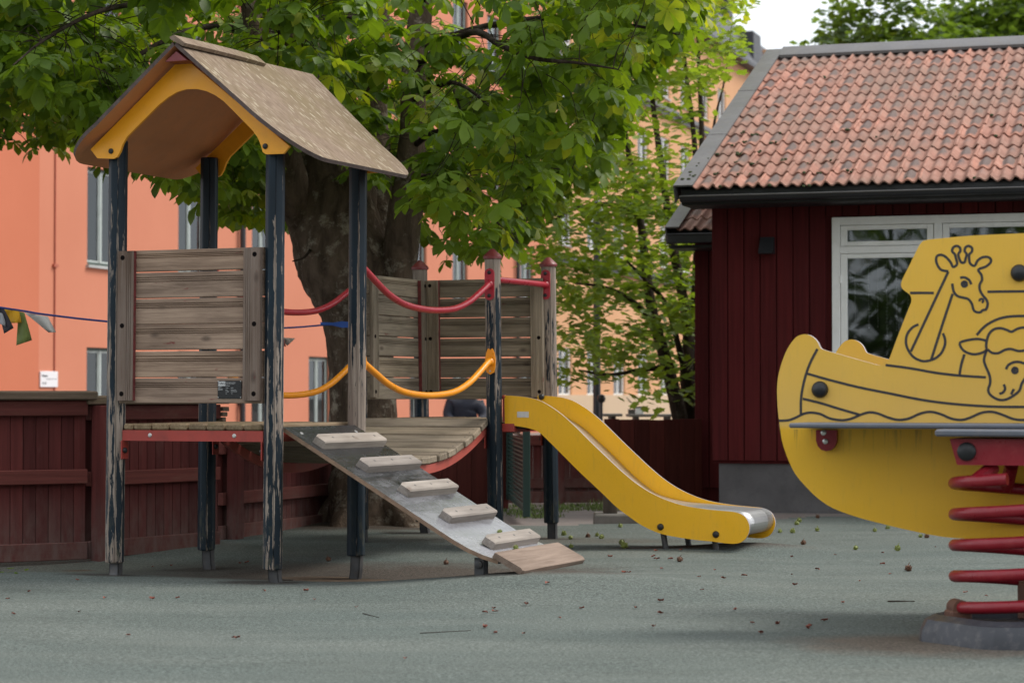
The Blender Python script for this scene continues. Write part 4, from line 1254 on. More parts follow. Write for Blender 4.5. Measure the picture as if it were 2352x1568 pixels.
for z in (1.02, 2.0):
    MB().box((WX0 + .066, -.05, z), (WX0 + .084, -.026, z + .07), .004).build("hinge", M["win_white"], win)
# lamp
h0 = HF.hit(1760, 563, 1, -0.1)
b = MB()
b.loft([[(h0.x - .065, -.023, h0.z - .075), (h0.x + .065, -.023, h0.z - .075), (h0.x + .065, -.15, h0.z - .075), (h0.x - .065, -.15, h0.z - .075)],
        [(h0.x - .062, -.023, h0.z + .075), (h0.x + .062, -.023, h0.z + .075), (h0.x + .062, -.06, h0.z + .075), (h0.x - .062, -.06, h0.z + .075)]])
b.build("wall_lamp", M["black_metal"], HOUSE)
# lower annex behind the left corner
ann = empty("annex", HOUSE)
AE, AN = -0.573, 1.81
x = AE
while x < 0.0:
    w = min(.139, -x - .003)
    if w > .02: MB().box((x, AN - .022, .10), (x + w, AN + .004, 2.62), .0035).build("board", M["house_red"], ann)
    x += .148
MB().box((AE, AN + .005, -0.1), (-.005, AN + .1, 2.66)).box((AE, AN + .101, -0.1), (AE + .1, 6.5, 2.66)).build("annex_wall", M["house_red"], ann)
AEN, AEZ = AN - 0.50, 2.60
def ra(e, s, h): return Vector((e, AEN, AEZ)) + sdr * s + snr * h
MB().loft([[ra(e_, .04, -.10), ra(e_, 3.4, -.10), ra(e_, 3.4, -.01), ra(e_, .04, -.01)] for e_ in (AE - .15, -.03)]).build("annex_roof_deck", M["black_metal"], ann)
MB().loft([[ra(AE - .17, s, .055), ra(AE - .03, s, .055), ra(AE - .03, s, .04), ra(AE - .155, s, .04), ra(AE - .155, s, -.12), ra(AE - .17, s, -.12)] for s in (-.05, 3.4)]).build("barge_board", M["flashing"], ann)
MB().box((AE - .15, AEN - .055, AEZ - .125), (-.03, AEN + .04, AEZ - .035), .004).box((AE - .15, AEN + .041, AEZ - .17), (-.03, AN, AEZ - .14)).tube([(AE - .15, AEN - .055, AEZ - .04), (-.03, AEN - .055, AEZ - .04)], .008, 8).build("gutter", M["black_metal"], ann)
for r in range(10):
    for c in range(4):
        e = AE - .06 + c * TW
        if e > -.10: continue
        o = bpy.data.objects.new("roof_tile", TM)
        col.objects.link(o); o.parent = ann
        rot = Matrix(((1, 0, 0), (0, sdr.y, snr.y), (0, sdr.z, snr.z)))
        o.matrix_local = Matrix.Translation(ra(e - .02, r * COURSE - .02, .008)) @ rot.to_4x4()

# bead strings hanging inside the window, each hung on its own
for i, (px_, y0, y1, r_) in enumerate(((1964, 640, 728, .006), (1995, 607, 752, .007), (2016, 610, 750, .005), (2037, 626, 795, .008), (2059, 590, 758, .007), (2085, 600, 770, .006))):
    t0 = HF.hit(px_, y0, 1, 0.09); t1 = HF.hit(px_, y1, 1, 0.09)
    b = MB(); n_ = 22
    b.tube([HF.wor(t0.x, .09, min(t0.z + .25, 2.2)), HF.wor(t0.x, .09, t1.z)], .0018, 5)
    for k in range(n_):
        q_ = lerp(t0.z, t1.z, k / (n_ - 1))
        rr = r_ * 1.5 * rng.uniform(.55, 1.15)
        b.lathe([(rr * .5, -rr), (rr, 0), (rr * .5, rr)], HF.wor(t0.x + rng.uniform(-.003, .003), .09, q_), (0, 0, 1), 6)
    tag(b.build("bead_string", M["bead"]), ["short faint bead string nearest the left edge of the window pane", "long bead string second from the left inside the window", "thin bead string third from the left inside the window",
        "longest bead string hanging lowest inside the window", "bead string fifth from the left inside the window", "bead string nearest the yellow boat panel inside the window"][i], "bead string", "bead strings hanging inside the house window")
h1 = HF.hit(1962, 604, 1, .07)
b = MB(); b.lathe([(.115, -.004), (.12, 0), (.115, .004)], HF.wor(h1.x - .03, .075, h1.z + .02), HF.n, 20)
tag(b.build("paper_disc", mat_plain("pale_pink_paper", (.42, .22, .19), .8)), "pale pink paper disc hung inside the upper left of the window", "paper decoration")
b = MB(); b.lathe([(.055, -.004), (.06, 0), (.055, .004)], HF.wor(h1.x + .10, .085, h1.z + .03), HF.n, 16)
tag(b.build("paper_disc", mat_plain("orange_paper", (.40, .11, .02), .8)), "small orange paper disc beside the pink one inside the window", "paper decoration")

# ------------------------------------------------------------------ the two apartment buildings
WF = Frame(-7.41, 40.3, math.atan(0.3123))     # local y runs along the wall, local +x faces the yard
def facade(root, s0, s1, z0, z1, xf_, holes, m, name="wall", depth=0.16):
    """wall sheet at local x = xf_ with window holes (s_a, s_b, z_a, z_b) and their reveals"""
    ss = sorted({s0, s1, *[h[0] for h in holes], *[h[1] for h in holes]})
    zs = sorted({z0, z1, *[h[2] for h in holes], *[h[3] for h in holes]})
    b = MB()
    for i in range(len(ss) - 1):
        for j in range(len(zs) - 1):
            sm, zm = (ss[i] + ss[i + 1]) / 2, (zs[j] + zs[j + 1]) / 2
            if any(h[0] < sm < h[1] and h[2] < zm < h[3] for h in holes): continue
            b.poly([(xf_, ss[i], zs[j]), (xf_, ss[i + 1], zs[j]), (xf_, ss[i + 1], zs[j + 1]), (xf_, ss[i], zs[j + 1])])
    for a, c_, d_, e_ in holes:
        x0, x1 = xf_, xf_ - depth
        for q_ in ([(x0, a, d_), (x0, c_, d_), (x1, c_, d_), (x1, a, d_)], [(x0, a, e_), (x0, c_, e_), (x1, c_, e_), (x1, a, e_)],
                   [(x0, a, d_), (x0, a, e_), (x1, a, e_), (x1, a, d_)], [(x0, c_, d_), (x0, c_, e_), (x1, c_, e_), (x1, c_, d_)]):
            b.poly(q_)
    bmesh.ops.remove_doubles(b.bm, verts=b.bm.verts, dist=1e-5)
    return b.build(name, m, root, smooth=0, normals=False)

def make_window(root, s, z0, w, h, xf_, outer, sash, sillm, curt=0.3, mull=0.5):
    """two casements in a recessed frame, local to the building root"""
    wn_ = empty("window", root, (xf_, s - w / 2, z0))
    def fr(name, a, c_, d_, e_, t_, x0, x1, m):
        b = MB()
        b.box((x0, a, d_), (x1, a + t_, e_)).box((x0, c_ - t_, d_), (x1, c_, e_)).box((x0 + .002, a + t_, e_ - t_), (x1 - .002, c_ - t_, e_)).box((x0 + .002, a + t_, d_), (x1 - .002, c_ - t_, d_ + t_))
        return b.build(name, m, wn_, smooth=0)
    fr("frame", 0.002, w - .002, .002, h - .002, .052, -.15, -.06, outer)
    mid = w * mull
    MB().box((-.13, mid - .028, .054), (-.06, mid + .028, h - .054)).build("mullion", sash, wn_, smooth=0)
    for a, c_ in ((.054, mid - .029), (mid + .029, w - .054)):
        fr("sash", a + .003, c_ - .003, .057, h - .057, .034, -.12, -.075, sash)
        MB().box((-.10, a + .034, .09), (-.094, c_ - .034, h - .09)).build("pane", M["glass"], wn_, smooth=0)
    MB().box((-.05, -.04, -.05), (.06, w + .04, -.003)).build("sill", sillm, wn_, smooth=0)
    if curt:
        b = MB()
        n_ = 24
        rr = [[(-.26 + .03 * math.sin(k * 1.9 + s), lerp(w * (1 - curt), w - .03, k / n_), z_) for k in range(n_ + 1)] for z_ in (.06, h - .06)]
        b.loft(rr, caps=False, closed=False).build("curtain", M["curtain"], wn_, normals=False)
    return wn_

OB = thing("apartment_building", "orange rendered apartment building with green framed windows behind the fence", "building", tuple(WF.o), -WF.ang)
WC = [-6.8, -3.3, 0.28, 3.95, 7.42, 10.5, 13.75, 17.0, 20.27, 23.2, 26.3]
FL_ = [(0.12, 1.73), (3.31, 1.74), (6.52, 1.73), (9.72, 1.73), (12.9, 1.73)]
S_SPLIT, S_END = -4.25, 28.4
WING = 0.30
s90 = WF.hit(90, 600, 0, WING).y
holes = [(s - .62, s + .62, z, z + h) for s in WC if s > s90 + .7 for z, h in FL_]
facade(OB, s90, S_END, -0.5, 17.0, 0.0, holes, M["orange_wall"])
# the wing that stands forward on the left
MB().box((-8.0, -14.0, -0.5), (WING, s90 - .001, 17.0)).build("wing", M["orange_wing"], OB, smooth=0)
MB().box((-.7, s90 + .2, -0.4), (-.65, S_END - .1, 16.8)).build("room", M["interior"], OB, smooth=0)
MB().box((-10.0, s90 + .01, -0.5), (-9.8, S_END - .01, 17.0)).box((-9.8, S_END - .2, -0.5), (-.75, S_END - .002, 17.0)).box((-9.9, s90 + .01, 16.9), (-.16, S_END - .01, 17.1)).build("rear_wall", M["orange_wall"], OB, smooth=0)
proto = {}
for s in WC:
    if s < s90 + .7: continue
    for z, h in FL_:
        if s == WC[2] or 1:
            key = (round(h, 2), WC.index(s) % 3)
            if key not in proto:
                proto[key] = make_window(OB, s, z, 1.24, h, 0.0, M["win_green"], M["win_sash"], M["sill"], (0.0, 0.45, 0.25)[WC.index(s) % 3])
            else:
                w_ = copy_tree(proto[key], OB); w_.location = (0.0, s - .62, z)
def pipe(root, s, m, z0=-.2, z1=16.8, r=.06, x=.09):
    b = MB().tube([(x, s, z0), (x, s, z1)], r, 10)
    for z in np.arange(z0 + 1, z1, 2.4): b.box((0, s - .075, z), (x + .03, s + .075, z + .05))
    b.build("downpipe", m, root)
pipe(OB, 6.15, M["black_metal"]); pipe(OB, 25.15, M["black_metal"])
pipe(OB, -1.52, mat_plain("orange_painted_pipe", (.42, .115, .07), .7), r=.014, x=.015)
# notice on the wall
na = WF.hit(92, 852, 0, 0.02); nb = WF.hit(132, 889, 0, 0.02)
sign = thing("notice_sign", "small white notice sign with dark lettering on the orange wall above the fence", "sign", tuple(WF.wor(0.0, na.y, nb.z)), -WF.ang)
W_, H_ = nb.y - na.y, na.z - nb.z
MB().box((.004, 0, 0), (.03, W_, H_), .006).build("board", mat_plain("white_sign_board", (.78, .77, .80), .5, 0, .03), sign)
def wall_text(s, size, y, z):
    return text("lettering", s, size, (.0315, y, z), sign, M["dark_text"], rot=(R(90), 0, R(90)), ext=.001)
wall_text("Folkgatan", H_ * .20, W_ * .06, H_ * .66)
wall_text("16-18", H_ * .22, W_ * .09, H_ * .18)
MB().box((.0305, W_ * .3, H_ * .50), (.0315, W_ * .92, H_ * .53)).build("rule", M["dark_text"], sign, smooth=0)

PB = thing("peach_apartment_building", "tall peach rendered apartment building with white windows and dark roof behind the maple", "building", tuple(WF.wor(0, S_END, 0)), -WF.ang)
PW = [1.9 + 3.28 * k for k in range(12)]
PFL = [(0.95, 1.5), (5.6, 1.5), (8.75, 1.55), (11.75, 1.55)]
ph = [(s - .75, s + .75, z, z + h) for s in PW for z, h in PFL]
facade(PB, .002, 42, 1.0, 14.85, 0.0, ph, M["peach_wall"])
MB().box((-.3, .01, -0.5), (.10, 42, 1.0)).build("plinth", M["cream_plinth"], PB, smooth=0)
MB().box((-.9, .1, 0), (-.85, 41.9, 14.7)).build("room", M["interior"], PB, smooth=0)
MB().box((-10, .01, -.5), (-9.8, 42, 14.8)).box((-9.8, 41.8, -.5), (-.92, 41.98, 14.8)).build("rear_wall", M["peach_wall"], PB, smooth=0)
for z in (5.12, 11.2):
    MB().box((.001, .003, z), (.24, 42, z + .16)).box((.001, .003, z - .14), (.12, 42, z - .001)).build("ledge", M["roof_dark"] if z < 8 else M["flashing"], PB, smooth=0)
MB().box((-.2, .003, 14.80), (.45, 42.4, 14.95)).build("eave", M["roof_dark"], PB, smooth=0)
MB().loft([[(.40, y, 14.951), (-.55, y, 16.75), (-7.0, y, 17.3), (-10.0, y, 14.951)] for y in (.005, 41.0)]).build("roof", M["roof_dark"], PB, smooth=0)
MB().box((-1.5, 35.3, 15.0), (.30, 38.2, 16.45)).build("roof_gable", M["peach_wall"], PB, smooth=0)
for s in (33.2, 24):
    MB().box((-2.0, s - 3, 15.0), (.25, s - 1.4, 16.5), .03).build("dormer", M["roof_dark"], PB, smooth=0)
MB().box((-1.4, 29.6, 16.5), (-.7, 30.5, 18.3), .03).build("chimney", M["roof_dark"], PB, smooth=0)
pp = {}
for s in PW:
    for z, h in PFL:
        key = round(h, 2)
        if key not in pp: pp[key] = make_window(PB, s, z, 1.5, h, 0.0, M["win_white"], M["win_white"], M["sill"], 0.55)
        else:
            w_ = copy_tree(pp[key], PB); w_.location = (0.0, s - .75, z)

# ------------------------------------------------------------------ fences
def fence_thing(name, label, p0, p1):
    p0, p1 = Vector((p0[0], p0[1], 0)), Vector((p1[0], p1[1], 0))
    d = p1 - p0
    t = thing(name, label, "fence", tuple(p0), math.atan2(d.y, d.x))
    return t, d.length
def P(px, Y): return ((px - CX) / FPX * Y, Y)

def framed_fence(label, p0, p1, zb, zt, zm, bwid, cap=True, post0=None, post1=None, step=False):
    t, L_ = fence_thing("board_fence", label, p0, p1)
    x = 0.0
    while x < L_ - .01:
        w = min(bwid, L_ - x)
        MB().box((x + .0015, .0, zb + .012 + rng.uniform(0, .01)), (x + w - .0015, .021 + rng.uniform(-.002, .002), zt), .003).build("board", M["fence_red"], t)
        x += bwid
    for z0, z1 in ((zt - .10, zt - .005), (zm - .045, zm + .045), (zb + .005, zb + .115)):
        MB().box((0.002, -.045, z0), (L_ - .002, -.001, z1), .005).build("rail", M["fence_rail"], t)
    if cap:
        MB().box((-.05, -.085, zt + .001), (L_ + .05, .07, zt + .055), .008, Matrix.Rotation(.02, 3, "X")).build("cap", M["fence_cap"], t)
        if step:
            for k in range(3):
                MB().box((L_ + .0 - .01, -.07, zt - .05 - k * .035), (L_ + .055 - .016 * k, .05, zt - .02 - k * .035), .004).build("cap_shingle", M["fence_cap"], t)
    for q_ in (post0, post1):
        if q_ is not None:
            MB().box((q_ - .055, -.13, zb - .05), (q_ + .055, -.047, zt - .006), .006).build("post", M["fence_red"], t)
    return t
framed_fence("faded red board fence section with weathered cap at the far left", P(-95, 13.85), P(198, 14.27), -.02, .985, .505, .082, True)
framed_fence("faded red board fence section behind the roofed tower with stepped cap end", P(196, 14.3), P(497, 15.35), -.02, .955, .485, .082, True, .06, None, True)
framed_fence("lower red board fence gate beside the chestnut trunk", P(500, 15.78), P(764, 17.55), -.01, .70, .29, .078, False, .10, None)
def plank_fence(label, p0, p1, z0, z1, bwid, gap, m):
    t, L_ = fence_thing("plank_fence", label, p0, p1)
    x = 0.0
    while x < L_:
        MB().box((x, 0, z0 + rng.uniform(0, .03)), (min(x + bwid - gap, L_), .022, z1 + rng.uniform(-.008, .008)), .003).build("board", m, t)
        x += bwid
    for z in (z0 + .15, z1 - .15):
        MB().box((0, .023, z - .045), (L_, .06, z + .045), .004).build("rail", M["fence_dark"], t)
    return t
plank_fence("dark red plank fence with open gaps beside the house wall", P(1388, 22.0), P(1612, 22.15), -.05, .775, .150, .003, M["fence_dark"])
plank_fence("dark red plank fence seen under the sagging bridge", P(845, 20.6), P(1168, 20.9), -.05, .80, .138, .003, M["fence_dark"])
framed_fence("dark red framed fence behind the slide with two rails", P(1160, 21.6), P(1392, 21.75), -.02, .63, .17, .09, False, .50, None)

# green mesh gate standing open
g0, g1 = Vector((*P(1170, 20.9), 0)), Vector((*P(1209, 18.5), 0))
d_ = g1 - g0
gate = thing("mesh_gate", "open dark green wire mesh gate behind the low tower", "gate", tuple(g0), math.atan2(d_.y, d_.x))
Lg = d_.length
for a, bb in (((0, 0, .05), (0, 0, .80)), ((Lg, 0, .02), (Lg, 0, .74))):
    MB().box((a[0] - .03, -.03, a[2]), (a[0] + .03, .03, bb[2]), .005).build("upright", M["mesh_green"], gate)
for z in (.06, .72): MB().box((.03, -.02, z), (Lg - .03, .02, z + .04), .005).build("crossbar", M["mesh_green"], gate)
b = MB()
for z in np.arange(.10, .72, .036): b.tube([(.03, 0, z), (Lg - .03, 0, z)], .0078, 5)
for x in np.arange(.08, Lg - .03, .2): b.tube([(x, .006, .10), (x, .006, .72)], .0022, 5)
tag(b.build("wire_mesh", M["mesh_green"], gate), kind="stuff")

# ------------------------------------------------------------------ trees
def limb(b, pts, rads, seg=10, n=5, rough=.12, ns=3.0):
    path = smooth_path(pts, n)
    rr = list(np.interp(np.linspace(0, 1, len(path)), np.linspace(0, 1, len(rads)), rads))
    start = len(b.bm.verts)
    b.bm.verts.ensure_lookup_table()
    b.tube(path, rr, seg)
    b.bm.verts.ensure_lookup_table()
    for i in range(start, len(b.bm.verts)):
        v = b.bm.verts[i]
        k = min((i - start) // seg, len(path) - 1)
        d = v.co - path[k]
        q_ = v.co * ns
        v.co = path[k] + d * (1 + rough * (mnoise.noise(q_) + .6 * mnoise.noise(q_ * 2.3) + .35 * mnoise.noise(q_ * 5)))
    return path

def leaflet_geo(verts, faces, origin, d, up, L_, W_, fold=.22, droop=.3, serr=True):
    """one obovate leaflet: a folded, drooping blade of 2 x 5 quads"""
    d = d.normalized(); s = d.cross(up).normalized(); u = s.cross(d)
    base = len(verts)
    prof = ((0, .06), (.25, .38), (.5, .78), (.72, 1.0), (.88, .70), (1.0, .04))
    for k, (t_, w) in enumerate(prof):
        c = origin + d * (L_ * t_) - Vector((0, 0, 1)) * (droop * L_ * t_ * t_)
        for j in (-1, 0, 1):
            ww = w * W_ / 2 * (1 + (.10 if (k % 2 and serr) else -.04))
            verts.append(c + s * (j * ww) + u * (fold * ww if j else 0))
    for k in range(len(prof) - 1):
        for j in (0, 1):
            a = base + k * 3 + j
            faces.append((a, a + 1, a + 4, a + 3))

def chestnut_leaf(seed):
    r = random.Random(seed)
    verts, faces = [], []
    n = r.choice((5, 5, 6, 7))
    pet = r.uniform(.07, .14)
    # petiole along +x, thin
    a = Vector((0, 0, 0)); e = Vector((pet, 0, -.02))
    for k in range(3):
        ang = 2 * math.pi * k / 3
        off = Vector((0, math.cos(ang), math.sin(ang))) * .0022
        verts += [a + off, e + off]
    for k in range(3):
        faces.append((2 * k, 2 * ((k + 1) % 3), 2 * ((k + 1) % 3) + 1, 2 * k + 1))
    for k in range(n):
        ang = lerp(-2.0, 2.0, k / (n - 1)) + r.uniform(-.1, .1)
        L_ = lerp(.145, .085, abs(ang) / 2.0) * r.uniform(.85, 1.15)
        d = Vector((math.cos(ang), math.sin(ang), r.uniform(-.35, .05)))
        leaflet_geo(verts, faces, e, d, Vector((r.uniform(-.25, .25), r.uniform(-.25, .25), 1)), L_, L_ * r.uniform(.48, .60), r.uniform(.10, .32), r.uniform(.15, .5))
    return np.array([tuple(v) for v in verts]), faces
LEAF = [chestnut_leaf(100 + i) for i in range(6)]

def small_leaf(seed, size, n):
    r = random.Random(seed)
    verts, faces = [], []
    for k in range(n):
        ang = r.uniform(0, 6.28); o = Vector((r.uniform(-1, 1), r.uniform(-1, 1), r.uniform(-.35, .35))) * size * 1.9
        d = Vector((math.cos(ang), math.sin(ang), r.uniform(-.5, .2)))
        up = Vector((r.uniform(-.5, .5), r.uniform(-.5, .5), 1))
        s = d.normalized().cross(up).normalized(); u = s.cross(d.normalized())
        L_ = size * r.uniform(.7, 1.25)
        base = len(verts)
        shape = ((0, 0), (.25, .42), (.18, .62), (.45, .40), (.62, .58), (.70, .25), (1, 0), (.70, -.25), (.62, -.58), (.45, -.40), (.18, -.62), (.25, -.42))
        verts.append(o + d.normalized() * L_ * .4 - u * .06 * L_)
        for x, y in shape: verts.append(o + d.normalized() * L_ * x + s * L_ * y * .9)
        for q_ in range(12): faces.append((base, base + 1 + q_, base + 1 + (q_ + 1) % 12))
    return np.array([tuple(v) for v in verts]), faces

def merge_leaves(name, insts, templates, m, parent):
    """insts: (template index, 4x4 matrix, tint)"""
    V, F, TI = [], [], []
    off = 0
    for ti, mat, tint in insts:
        v, f = templates[ti]
        A = np.array(mat)
        w = v @ A[:3, :3].T + A[:3, 3]
        V.append(w); TI.append(np.full(len(w), tint))
        F.extend([tuple(i + off for i in q_) for q_ in f]); off += len(w)
    me = bpy.data.meshes.new(name)
    me.from_pydata(np.concatenate(V).tolist(), [], F)
    att = me.attributes.new("tint", "FLOAT", "POINT")
    att.data.foreach_set("value", np.concatenate(TI).astype(np.float32))
    me.polygons.foreach_set("use_smooth", [True] * len(me.polygons))
    return tag(link_mesh(name, me, m, parent), kind="stuff")

# --- the horse chestnut
TB = at(858, 1214, 17.3); TB.z = 0
CH = thing("chestnut_tree", "big horse chestnut with forked grey trunk and broad palmate leaves behind the tower", "tree", tuple(TB))
def tl(px, py, Y): return at(px, py, Y) - TB
b = MB()
main = [tl(858, 1235, 17.3), tl(850, 1160, 17.3), tl(838, 1000, 17.3), tl(830, 850, 17.3), tl(822, 720, 17.3), tl(800, 620, 17.3), tl(772, 520, 17.4), tl(748, 400, 17.5), tl(725, 250, 17.7), tl(690, 60, 18.0), tl(640, -200, 18.3)]
limb(b, main, [.42, .32, .255, .245, .30, .375, .36, .34, .30, .26, .20], 26, 7, .10, 3.2)
limb(b, [tl(905, 760, 17.2), tl(915, 640, 17.15), tl(925, 520, 17.1), tl(938, 440, 17.1), tl(948, 330, 17.1), tl(950, 200, 17.2), tl(965, 40, 17.4), tl(1000, -200, 17.6)], [.10, .135, .135, .125, .105, .10, .09, .07], 18, 6, .10, 4)
limb(b, [tl(850, 640, 17.35), tl(868, 520, 17.5), tl(872, 400, 17.7), tl(862, 280, 17.9), tl(868, 120, 18.2), tl(880, -150, 18.5)], [.16, .14, .115, .10, .09, .07], 16, 6, .10, 4)
limb(b, [tl(700, 520, 17.3), tl(680, 470, 17.2), tl(668, 400, 17.1), tl(640, 300, 17.0), tl(600, 150, 17.0), tl(560, -60, 17.0), tl(500, -250, 16.8)], [.13, .12, .12, .11, .09, .07, .05], 14, 6, .12, 4)
for a in range(5):      # root flare
    an = a * 1.26 + .4
    limb(b, [Vector((0, 0, .42)), Vector((math.cos(an) * .30, math.sin(an) * .30, .12)), Vector((math.cos(an) * .58, math.sin(an) * .58, -.10))], [.16, .12, .05], 10, 4, .15, 4)
trunk = b.build("trunk", M["bark"], CH, 60)
# branches leading into the crown
BR = MB()
BRANCH_PATHS = []
def branch(pts, r0, r1, n=5, seg=8):
    path = limb(BR, pts, [r0, lerp(r0, r1, .5), r1], seg, n, .08, 6)
    BRANCH_PATHS.extend(path)
branch([tl(955, 150, 17.2), tl(1080, 75, 16.2), tl(1150, 105, 15.2), tl(1230, 135, 14.6), tl(1330, 145, 14.2), tl(1420, 160, 14.0)], .030, .004)
branch([tl(960, 110, 17.3), tl(1120, 60, 17.0), tl(1300, 40, 16.8), tl(1460, 60, 16.6), tl(1560, 80, 16.6)], .032, .004)
branch([tl(945, 340, 17.1), tl(1010, 300, 16.6), tl(1100, 320, 16.2), tl(1200, 370, 16.0), tl(1290, 390, 15.9)], .025, .004)
branch([tl(940, 420, 17.0), tl(1020, 400, 16.8), tl(1090, 450, 16.7), tl(1150, 520, 16.8), tl(1190, 560, 17)], .022, .004)
branch([tl(950, 230, 17.1), tl(1040, 190, 16.4), tl(1120, 240, 16.0), tl(1180, 300, 15.9)], .022, .004)
branch([tl(1040, 200, 17.0), tl(1060, 260, 16.4), tl(1075, 320, 16.3), tl(1070, 370, 16.2)], .013, .003)
branch([tl(700, 120, 18), tl(500, 60, 17), tl(330, 120, 16), tl(240, 220, 15.6), tl(170, 330, 15.6)], .030, .004)
branch([tl(560, 160, 16.8), tl(400, 200, 17), tl(300, 250, 17.2), tl(240, 300, 17.3)], .022, .003)
branch([tl(420, 0, 16.3), tl(250, 20, 15.2), tl(120, 80, 14.2), tl(30, 150, 13.5)], .024, .004)
branch([tl(690, 430, 17.2), tl(620, 420, 17.5), tl(540, 430, 18), tl(470, 450, 18.3)], .02, .003)
branch([tl(720, 560, 17.2), tl(700, 590, 16.9), tl(672, 600, 16.8)], .014, .005)
branch([tl(640, 300, 17.0), tl(500, 260, 16.5), tl(420, 280, 16.4)], .022, .004)
branch([tl(965, 0, 17.4), tl(1150, -80, 16), tl(1350, -60, 15), tl(1500, 0, 14.6)], .032, .004)
branch([tl(600, -50, 18), tl(300, -120, 16), tl(60, -80, 14)], .06, .02)
branch([tl(870, 60, 18.2), tl(760, 30, 16.6), tl(700, 60, 15.6), tl(640, 80, 15.0)], .022, .003)
# twig ends: a crown volume whose underside rises and falls with x (metres)
def zlow(X, Y):
    base = interp(X, [-6, -3.55, -3.2, -2.75, -2.45, -2.1, -1.75, -1.5, -1.2, -.8, -.4, -.1, .1, .3, .6, .85, 1.2, 1.7],
                     [3.0, 3.12, 2.88, 2.78, 2.55, 2.42, 2.55, 2.9, 2.75, 2.25, 2.06, 2.12, 2.30, 2.55, 2.75, 3.05, 3.6, 4.4])
    return base
insts = []
rt = random.Random(21)
def crown_ok(p):
    X, Y, Z = p
    if Z < zlow(X, Y) + .10: return False
    px_, py_ = proj(p)
    if Y < 14.5 and -2.75 < X < -.15 and Z < 3.6: return False        # clear of the tower roof
    if Y < 17.4 and -1.00 < X < -.62 and Z < 3.22: return False          # the forked stem stays in view
    if Y < 17.3 and -1.70 < X <= -1.02 and Z < 2.72: return False
    if X > .35 + .28 * (Z - 2.5) + .3 : return X < 1.5 and Z > 3.2 + .9 * (X - .55)
    return True
def clump(p):
    return mnoise.noise(Vector(p) * 1.15 + Vector((5, 2, 9))) + .5 * mnoise.noise(Vector(p) * 2.6)
twigs = []
tries = 0
NTW = 1550
while len(twigs) < NTW and tries < 60000:
    tries += 1
    X, Y = rt.uniform(-5.2, 1.6), rt.uniform(13.9, 20.2)
    Z = zlow(X, Y) + .1 + abs(rt.gauss(0, .95))
    p = (X, Y, Z)
    if not crown_ok(p): continue
    if clump(p) < rt.uniform(-.50, .22) - (.25 if X < -1.9 else 0) - (.30 if Z > 3.3 else 0) + (.12 if X > -1.0 and Z < 2.9 else 0): continue
    px_, py_ = proj(p)
    if py_ < -420: continue
    twigs.append(Vector(p))
# the cover above the frame, which shades the yard
top = []
while len(top) < 70:
    X, Y, Z = rt.uniform(-6.5, 2.0), rt.uniform(11.5, 22), rt.uniform(4.4, 8.5)
    if ((X + 1.8) / 5) ** 2 + ((Y - 17) / 5.5) ** 2 + ((Z - 5) / 4) ** 2 > 1: continue
    top.append(Vector((X, Y, Z)))
BP = np.array([tuple(p + TB) for p in BRANCH_PATHS])
TWG = MB()
leaves = []
for ti, p in enumerate(twigs + top):
    a = np.array(p)
    dist = np.linalg.norm(BP - a, axis=1)
    near = Vector(BP[int(dist.argmin())])
    if dist.min() > .55: near = p + (near - p).normalized() * .42
    if ti < len(twigs):
        mid_ = (p + near) / 2 + Vector((rt.uniform(-.06, .06), rt.uniform(-.06, .06), rt.uniform(.0, .10)))
        TWG.tube(smooth_path([near - TB, mid_ - TB, p - TB], 3), [.004, .0037, .0034, .003, .0027, .0023, .002], 5)
    nl = rt.randint(4, 7) if ti < len(twigs) else 5
    ph = rt.uniform(0, 6.28)
    out_dir = (p - near); out_dir.z = 0
    for k in range(nl):
        ang = ph + 6.28 * k / nl + rt.uniform(-.4, .4)
        tilt = rt.uniform(-.15, .75)          # droop of the whole leaf
        roll = rt.gauss(0, .35)
        m_ = Matrix.Translation(p + Vector((0, 0, rt.uniform(-.08, .05)))) @ Matrix.Rotation(ang, 4, "Z") @ Matrix.Rotation(tilt, 4, "Y") @ Matrix.Rotation(roll, 4, "X") @ Matrix.Scale(rt.uniform(.72, 1.15), 4)
        leaves.append((rt.randrange(6), m_, rt.random(), ti < len(twigs)))
BR.build("branch", M["twig"], CH, 60)
tag(TWG.build("twig", M["twig"], CH, 60), kind="stuff")
def leaf_score(l):
    p = l[1].translation
    x, y = proj(p)
    if not (-60 < x < 2352 and -60 < y < 1500): return 1e9
    return p.y
order = sorted(range(len(leaves)), key=lambda i: leaf_score(leaves[i]))
LM = []
for v, f in LEAF:
    me = bpy.data.meshes.new("leaf")
    me.from_pydata(v.tolist(), [], f)
    me.polygons.foreach_set("use_smooth", [True] * len(me.polygons))
    me.materials.append(M["leaf"])
    LM.append(me)
inv = Matrix.Translation(-TB)
for i in order[:300]:
    ti, m_, tint, _ = leaves[i]
    o = bpy.data.objects.new("leaf", LM[ti]); col.objects.link(o); o.parent = CH
    o.matrix_local = inv @ m_
merge_leaves("foliage", [(leaves[i][0], inv @ leaves[i][1], leaves[i][2]) for i in order[300:]], LEAF, M["leaf_s"], CH)

